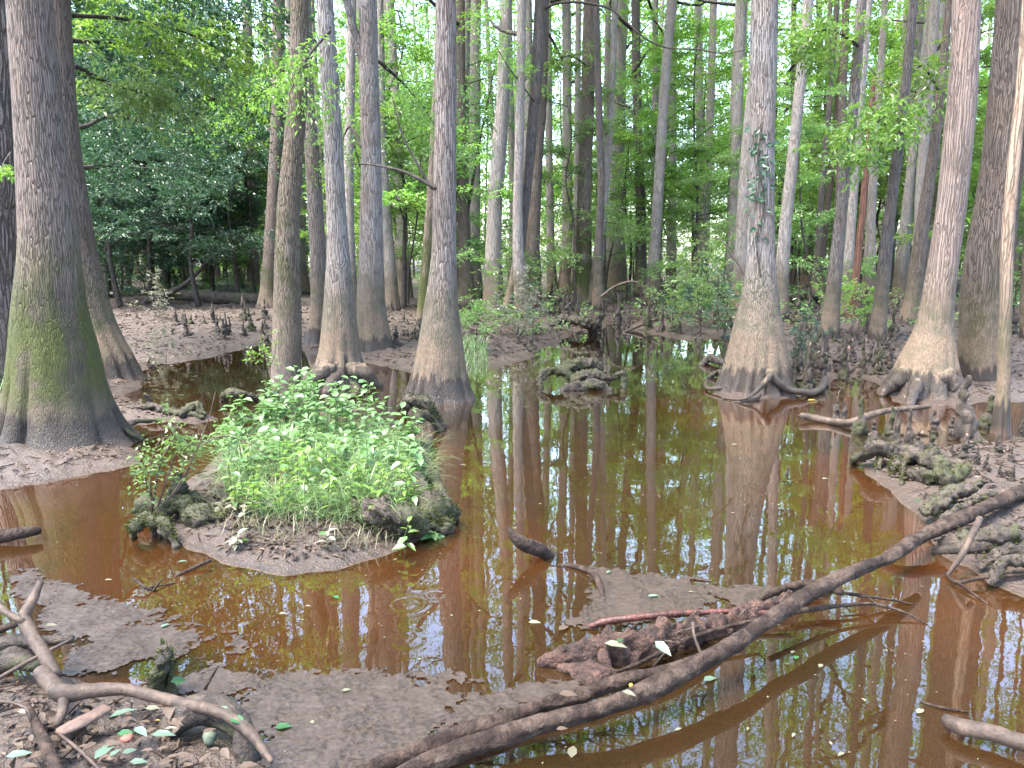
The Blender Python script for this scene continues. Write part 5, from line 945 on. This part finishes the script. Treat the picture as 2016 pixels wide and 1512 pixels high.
def fallen(x, y, z, L, kind, label, rz, group=None, tilt=0.0):
    p = P(x, y, z); o = link('fallen_leaf', LM[kind], None, p, rz, (L, L, L * .6)); o.rotation_euler = (tilt, tilt * .5, rz); tag(o, label, 'leaf', group)
for (x, y, z, L, kd, lb, rz, tl) in [(350, 1106, .008, .05, 'mintleaf', 'round pale leaf floating near the island tip', .3, 0), (665, 1178, .006, .045, 'greenleaf', 'small green leaf floating before the island', 2.2, 0), (1125, 1492, .006, .07, 'paleleaf', 'pale heart shaped leaf floating below the longest log', 1.4, 0), (1010, 1040, .01, .03, 'paleleaf', 'tiny pale leaf by the jagged stub', .4, 0),
        (1040, 1225, .006, .06, 'paleleaf', 'curled cream leaf floating in mid pool', .1, .1), (1100, 1240, .01, .07, 'brownleaf', 'tan leaf at the edge of the smooth scum', .8, .1), (1100, 1366, .10, .07, 'brownleaf', 'curled tan leaf resting on the thinner dark log', .1, .15), (1225, 1360, .17, .05, 'paleleaf', 'cream leaf scrap on the longest log', -.5, .1), (1240, 1352, .17, .03, 'yellowleaf', 'tiny ochre leaf scrap on the longest log', 1.2, .1), (1095, 1436, .14, .04, 'brownleaf', 'orange brown leaf stuck to the longest log', .3, .1),
        (1190, 1266, .11, .09, 'paleleaf', 'long cream leaf on the tip of the rotten log', -.2, .1), (1215, 1262, .12, .035, 'greenleaf', 'small bright green leaf on the rotten log', .6, .1), (1290, 1262, .11, .09, 'mintleaf', 'grey green leaf hanging off the rotten log', -1.0, .4), (1275, 1174, .01, .06, 'mintleaf', 'pale green leaf lying on the smooth scum', .2, 0), (1195, 1128, .01, .04, 'mintleaf', 'pale leaf at the far corner of the smooth scum', 1, 0),
        (1385, 1340, .008, .07, 'mintleaf', 'green leaf floating under the longest log', .5, .1), (1590, 788, .01, .12, 'yellowleaf', 'yellow leaf floating below the tan fluted base', .1, 0), (1613, 1314, .006, .04, 'paleleaf', 'pale leaf floating between reflections', .9, 0), (1565, 1297, .006, .035, 'greenleaf', 'small green leaf floating beyond the longest log', .9, 0), (1805, 1404, .006, .05, 'paleleaf', 'pale leaf near the floating twig', .6, 0),
        (1330, 1438, .006, .03, 'paleleaf', 'speck of pale leaf on dark reflection', .6, 0), (1800, 985, .12, .06, 'greenleaf', 'green leaf on the muddy bank edge', .2, 0), (86, 1232, .20, .05, 'paleleaf', 'cream leaf stuck on the snapped branch', .3, .1), (205, 1142, .006, .04, 'paleleaf', 'cream leaf floating past the scum strip', .2, 0), (78, 1346, .06, .045, 'paleleaf', 'cream leaf in the wet hollow of the debris', .2, 0), (315, 1235, .01, .05, 'mintleaf', 'thin green leaf on the debris side scum', .9, 0),
        (336, 1342, .08, .06, 'greenleaf', 'glossy green leaf at the foot of the mossy stump', .8, .5), (450, 1432, .006, .06, 'mintleaf', 'slender green leaf on the wide scum mat', .1, 0), (540, 1432, .012, .06, 'greenleaf', 'fresh green blade on the wide scum mat', .2, 0), (672, 1360, .012, .04, 'paleleaf', 'cream leaf on the wide scum mat', .4, .1), (548, 1208, .006, .04, 'paleleaf', 'white curled leaf floating over amber water', .2, .1), (905, 915, .006, .05, 'paleleaf', 'white leaf beside the island reflection', 0, 0),
        (1440, 875, .006, .06, 'paleleaf', 'pale leaf on green reflection before the fluted tree', 0, 0), (1355, 1165, .01, .03, 'paleleaf', 'cream scrap on the smooth scum', 0, 0), (1618, 942, .006, .05, 'paleleaf', 'white leaf on red brown reflection', 0, 0)]:
    fallen(x, y, z, L, kd, lb, rz, None, tl)
dl = [(185, 1495, 'mintleaf', .09, 'perforated pale green leaf at the bottom of the debris', 1.3), (215, 1412, 'mintleaf', .085, 'long mint leaf beside the bark slab', .6), (265, 1432, 'mintleaf', .07, 'curled mint leaf above the pink mushroom', -.6), (297, 1446, 'mintleaf', .075, 'broad mint leaf behind the pink mushroom', .1), (350, 1400, 'mintleaf', .08, 'upright mint leaf against the mossy root', .9), (215, 1490, 'mintleaf', .045, 'small mint leaf near the perforated one', 1.2),
      (240, 1483, 'mintleaf', .045, 'small oval mint leaf in the litter', .8), (255, 1500, 'mintleaf', .05, 'mint leaf by the lowest litter', .3), (425, 1398, 'mintleaf', .06, 'pale leaf on the bark covered end of the forked branch', .3), (455, 1412, 'greenleaf', .06, 'green and white leaf on the forked branch end', -.5), (325, 1434, 'paleleaf', .04, 'small cream leaf under the mossy root', 0), (285, 1395, 'paleleaf', .05, 'pinkish pale leaf below the forked branch', .2), (335, 1378, 'brownleaf', .10, 'large tan leaf draped over the forked branch', -1.2),
      (345, 1425, 'brownleaf', .05, 'tan leaf standing beside the upright mint leaf', 1.3), (310, 1390, 'brownleaf', .06, 'brown leaf among the litter below the branch', .4), (230, 1445, 'greenleaf', .05, 'dark green leaf beside the pink mushroom', .3), (250, 1420, 'brownleaf', .05, 'brown curled leaf above the mint ones', 2), (35, 1400, 'paleleaf', .035, 'white leaf scrap by the curved twig', 0), (305, 1418, 'yellowleaf', .018, 'tiny orange leaf scrap in the litter', 0), (200, 1470, 'brownleaf', .06, 'brown leaf just behind the perforated one', .5), (10, 1490, 'mintleaf', .07, 'grey green leaf in the bottom corner', .5)]
for (x, y, kd, L, lb, rz) in dl: fallen(x, y, .135, L, kd, lb, rz, None, rng.uniform(-.2, .35))
for k in range(70):
    x = rng.uniform(0, 480); y = rng.uniform(1395, 1512)
    if y < 1380 + (x - 300) * .6: continue
    fallen(x, y, .115, rng.uniform(.03, .06), 'brownleaf', 'brown dead leaf in the litter of the debris pile', rng.uniform(0, 6.28), 'dead leaves on the debris pile', rng.uniform(-.3, .4))
for k in range(34):
    x = rng.uniform(150, 1900); y = rng.uniform(730, 1500); p = P(x, y)
    if ht(p[0], p[1]) > -.03: continue
    fallen(x, y, .006, rng.uniform(.018, .035), 'paleleaf', 'small pale leaf scrap floating on open water', rng.uniform(0, 6.28), 'leaf scraps floating on the pool')


# ---- labels that single each far thing out by its neighbours
def proj(o):
    v = np.array(o.location) - CP; v[2] = 0; return 1008 + F * v[0] / max(.1, v[1]), v[1]
SH = {'T1': 'mossy giant', 'T2': 'broad brown tree', 'T3': 'moss coated trunk', 'T5': 'buttressed silvery tree', 'T6': 'forked silvery tree', 'T8': 'pale slender tree', 'T9': 'large central tree', 'T11': 'tilting grey tree', 'T13': 'mossy footed trunk',
      'T15': 'bell footed grey tree', 'T16': 'green based tree', 'T18': 'two toned trunk', 'T23': 'pale bell footed tree', 'T21': 'lichen speckled tree', 'T26': 'crooked thin trunk', 'T27': 'dark footed tree', 'T28': 'red snag', 'T30': 'spotted dark tree', 'T33': 'peeling reddish tree', 'T34': 'broad rear tree', 'T35': 'bare snag'}
marks = sorted((proj(TREES[k][0])[0], n_) for k, n_ in SH.items())
ORD = ['nearest', 'second nearest', 'third nearest', 'fourth nearest', 'fifth nearest', 'sixth nearest', 'seventh nearest', 'eighth nearest', 'ninth nearest', 'tenth nearest']
SHORT = {'forest_tree': {0: 'slim grey trunk', 1: 'pale straight trunk', 2: 'brown slim trunk', 3: 'stout grey trunk', 4: 'dark thin trunk', 5: 'pale slim trunk'}}
fam = {}
for o in COL.objects:
    st = o.name.split('.')[0]
    if st not in ('forest_tree', 'sapling') or o.get('group') in (None, 'dark hollies by the rear bank'): continue
    x, d = proj(o); l_ = [n_ for mx, n_ in marks if mx <= x]; r_g = [n_ for mx, n_ in marks if mx > x]
    base = o['label'].split(' deep in')[0].split(' among the')[0]
    wh = 'between the %s and the %s' % (l_[-1], r_g[0]) if l_ and r_g else ('beyond the bare snag' if l_ else 'beyond the mossy giant')
    fam.setdefault((base, wh), []).append((d, o))
for (base, wh), L_ in fam.items():
    for i_, (d, o) in enumerate(sorted(L_, key=lambda q: q[0])):
        o['label'] = ('%s %s' % (base, wh)) if len(L_) == 1 else '%s %s %s' % (ORD[min(i_, 9)], base, wh)
kf = {}
for o in COL.objects:
    if o.get('category') == 'cypress knee' and o.get('group') != 'cypress knees near the pool': kf.setdefault(o['label'], []).append(o)
for lb, L_ in kf.items():
    L_.sort(key=lambda o: -o.scale[2])
    for i_, w_ in enumerate(['tallest', 'second tallest', 'third tallest', 'fourth tallest', 'fifth tallest', 'sixth tallest']):
        if i_ < len(L_): L_[i_]['label'] = w_ + ' ' + lb
    if len(L_) > 8: L_[-1]['label'] = 'smallest ' + lb

def by_place(sel, names, key):
    for lb_, L_ in sel.items():
        L_.sort(key=key); n_ = len(names)
        for i_, o in enumerate(L_): o['label'] = '%s, %s' % (lb_, names[min(n_ - 1, i_ * n_ // len(L_))])
hs = {}
for o in COL.objects:
    if o.get('category') == 'plant' and o.get('group') == 'herbs growing on the mud island': hs.setdefault(o['label'], []).append(o)
by_place(hs, ['next to the twiggy shrub', 'in front of the buttressed tree', 'at the middle', 'behind the thick grass', 'close to the large central tree', 'above the bent root knee'], lambda o: o.location.x / o.location.y)

for o in COL.objects:
    if o.name.split('.')[0] == 'limb': o['kind'] = 'stuff'      # thin limbs joined with the crown they carry
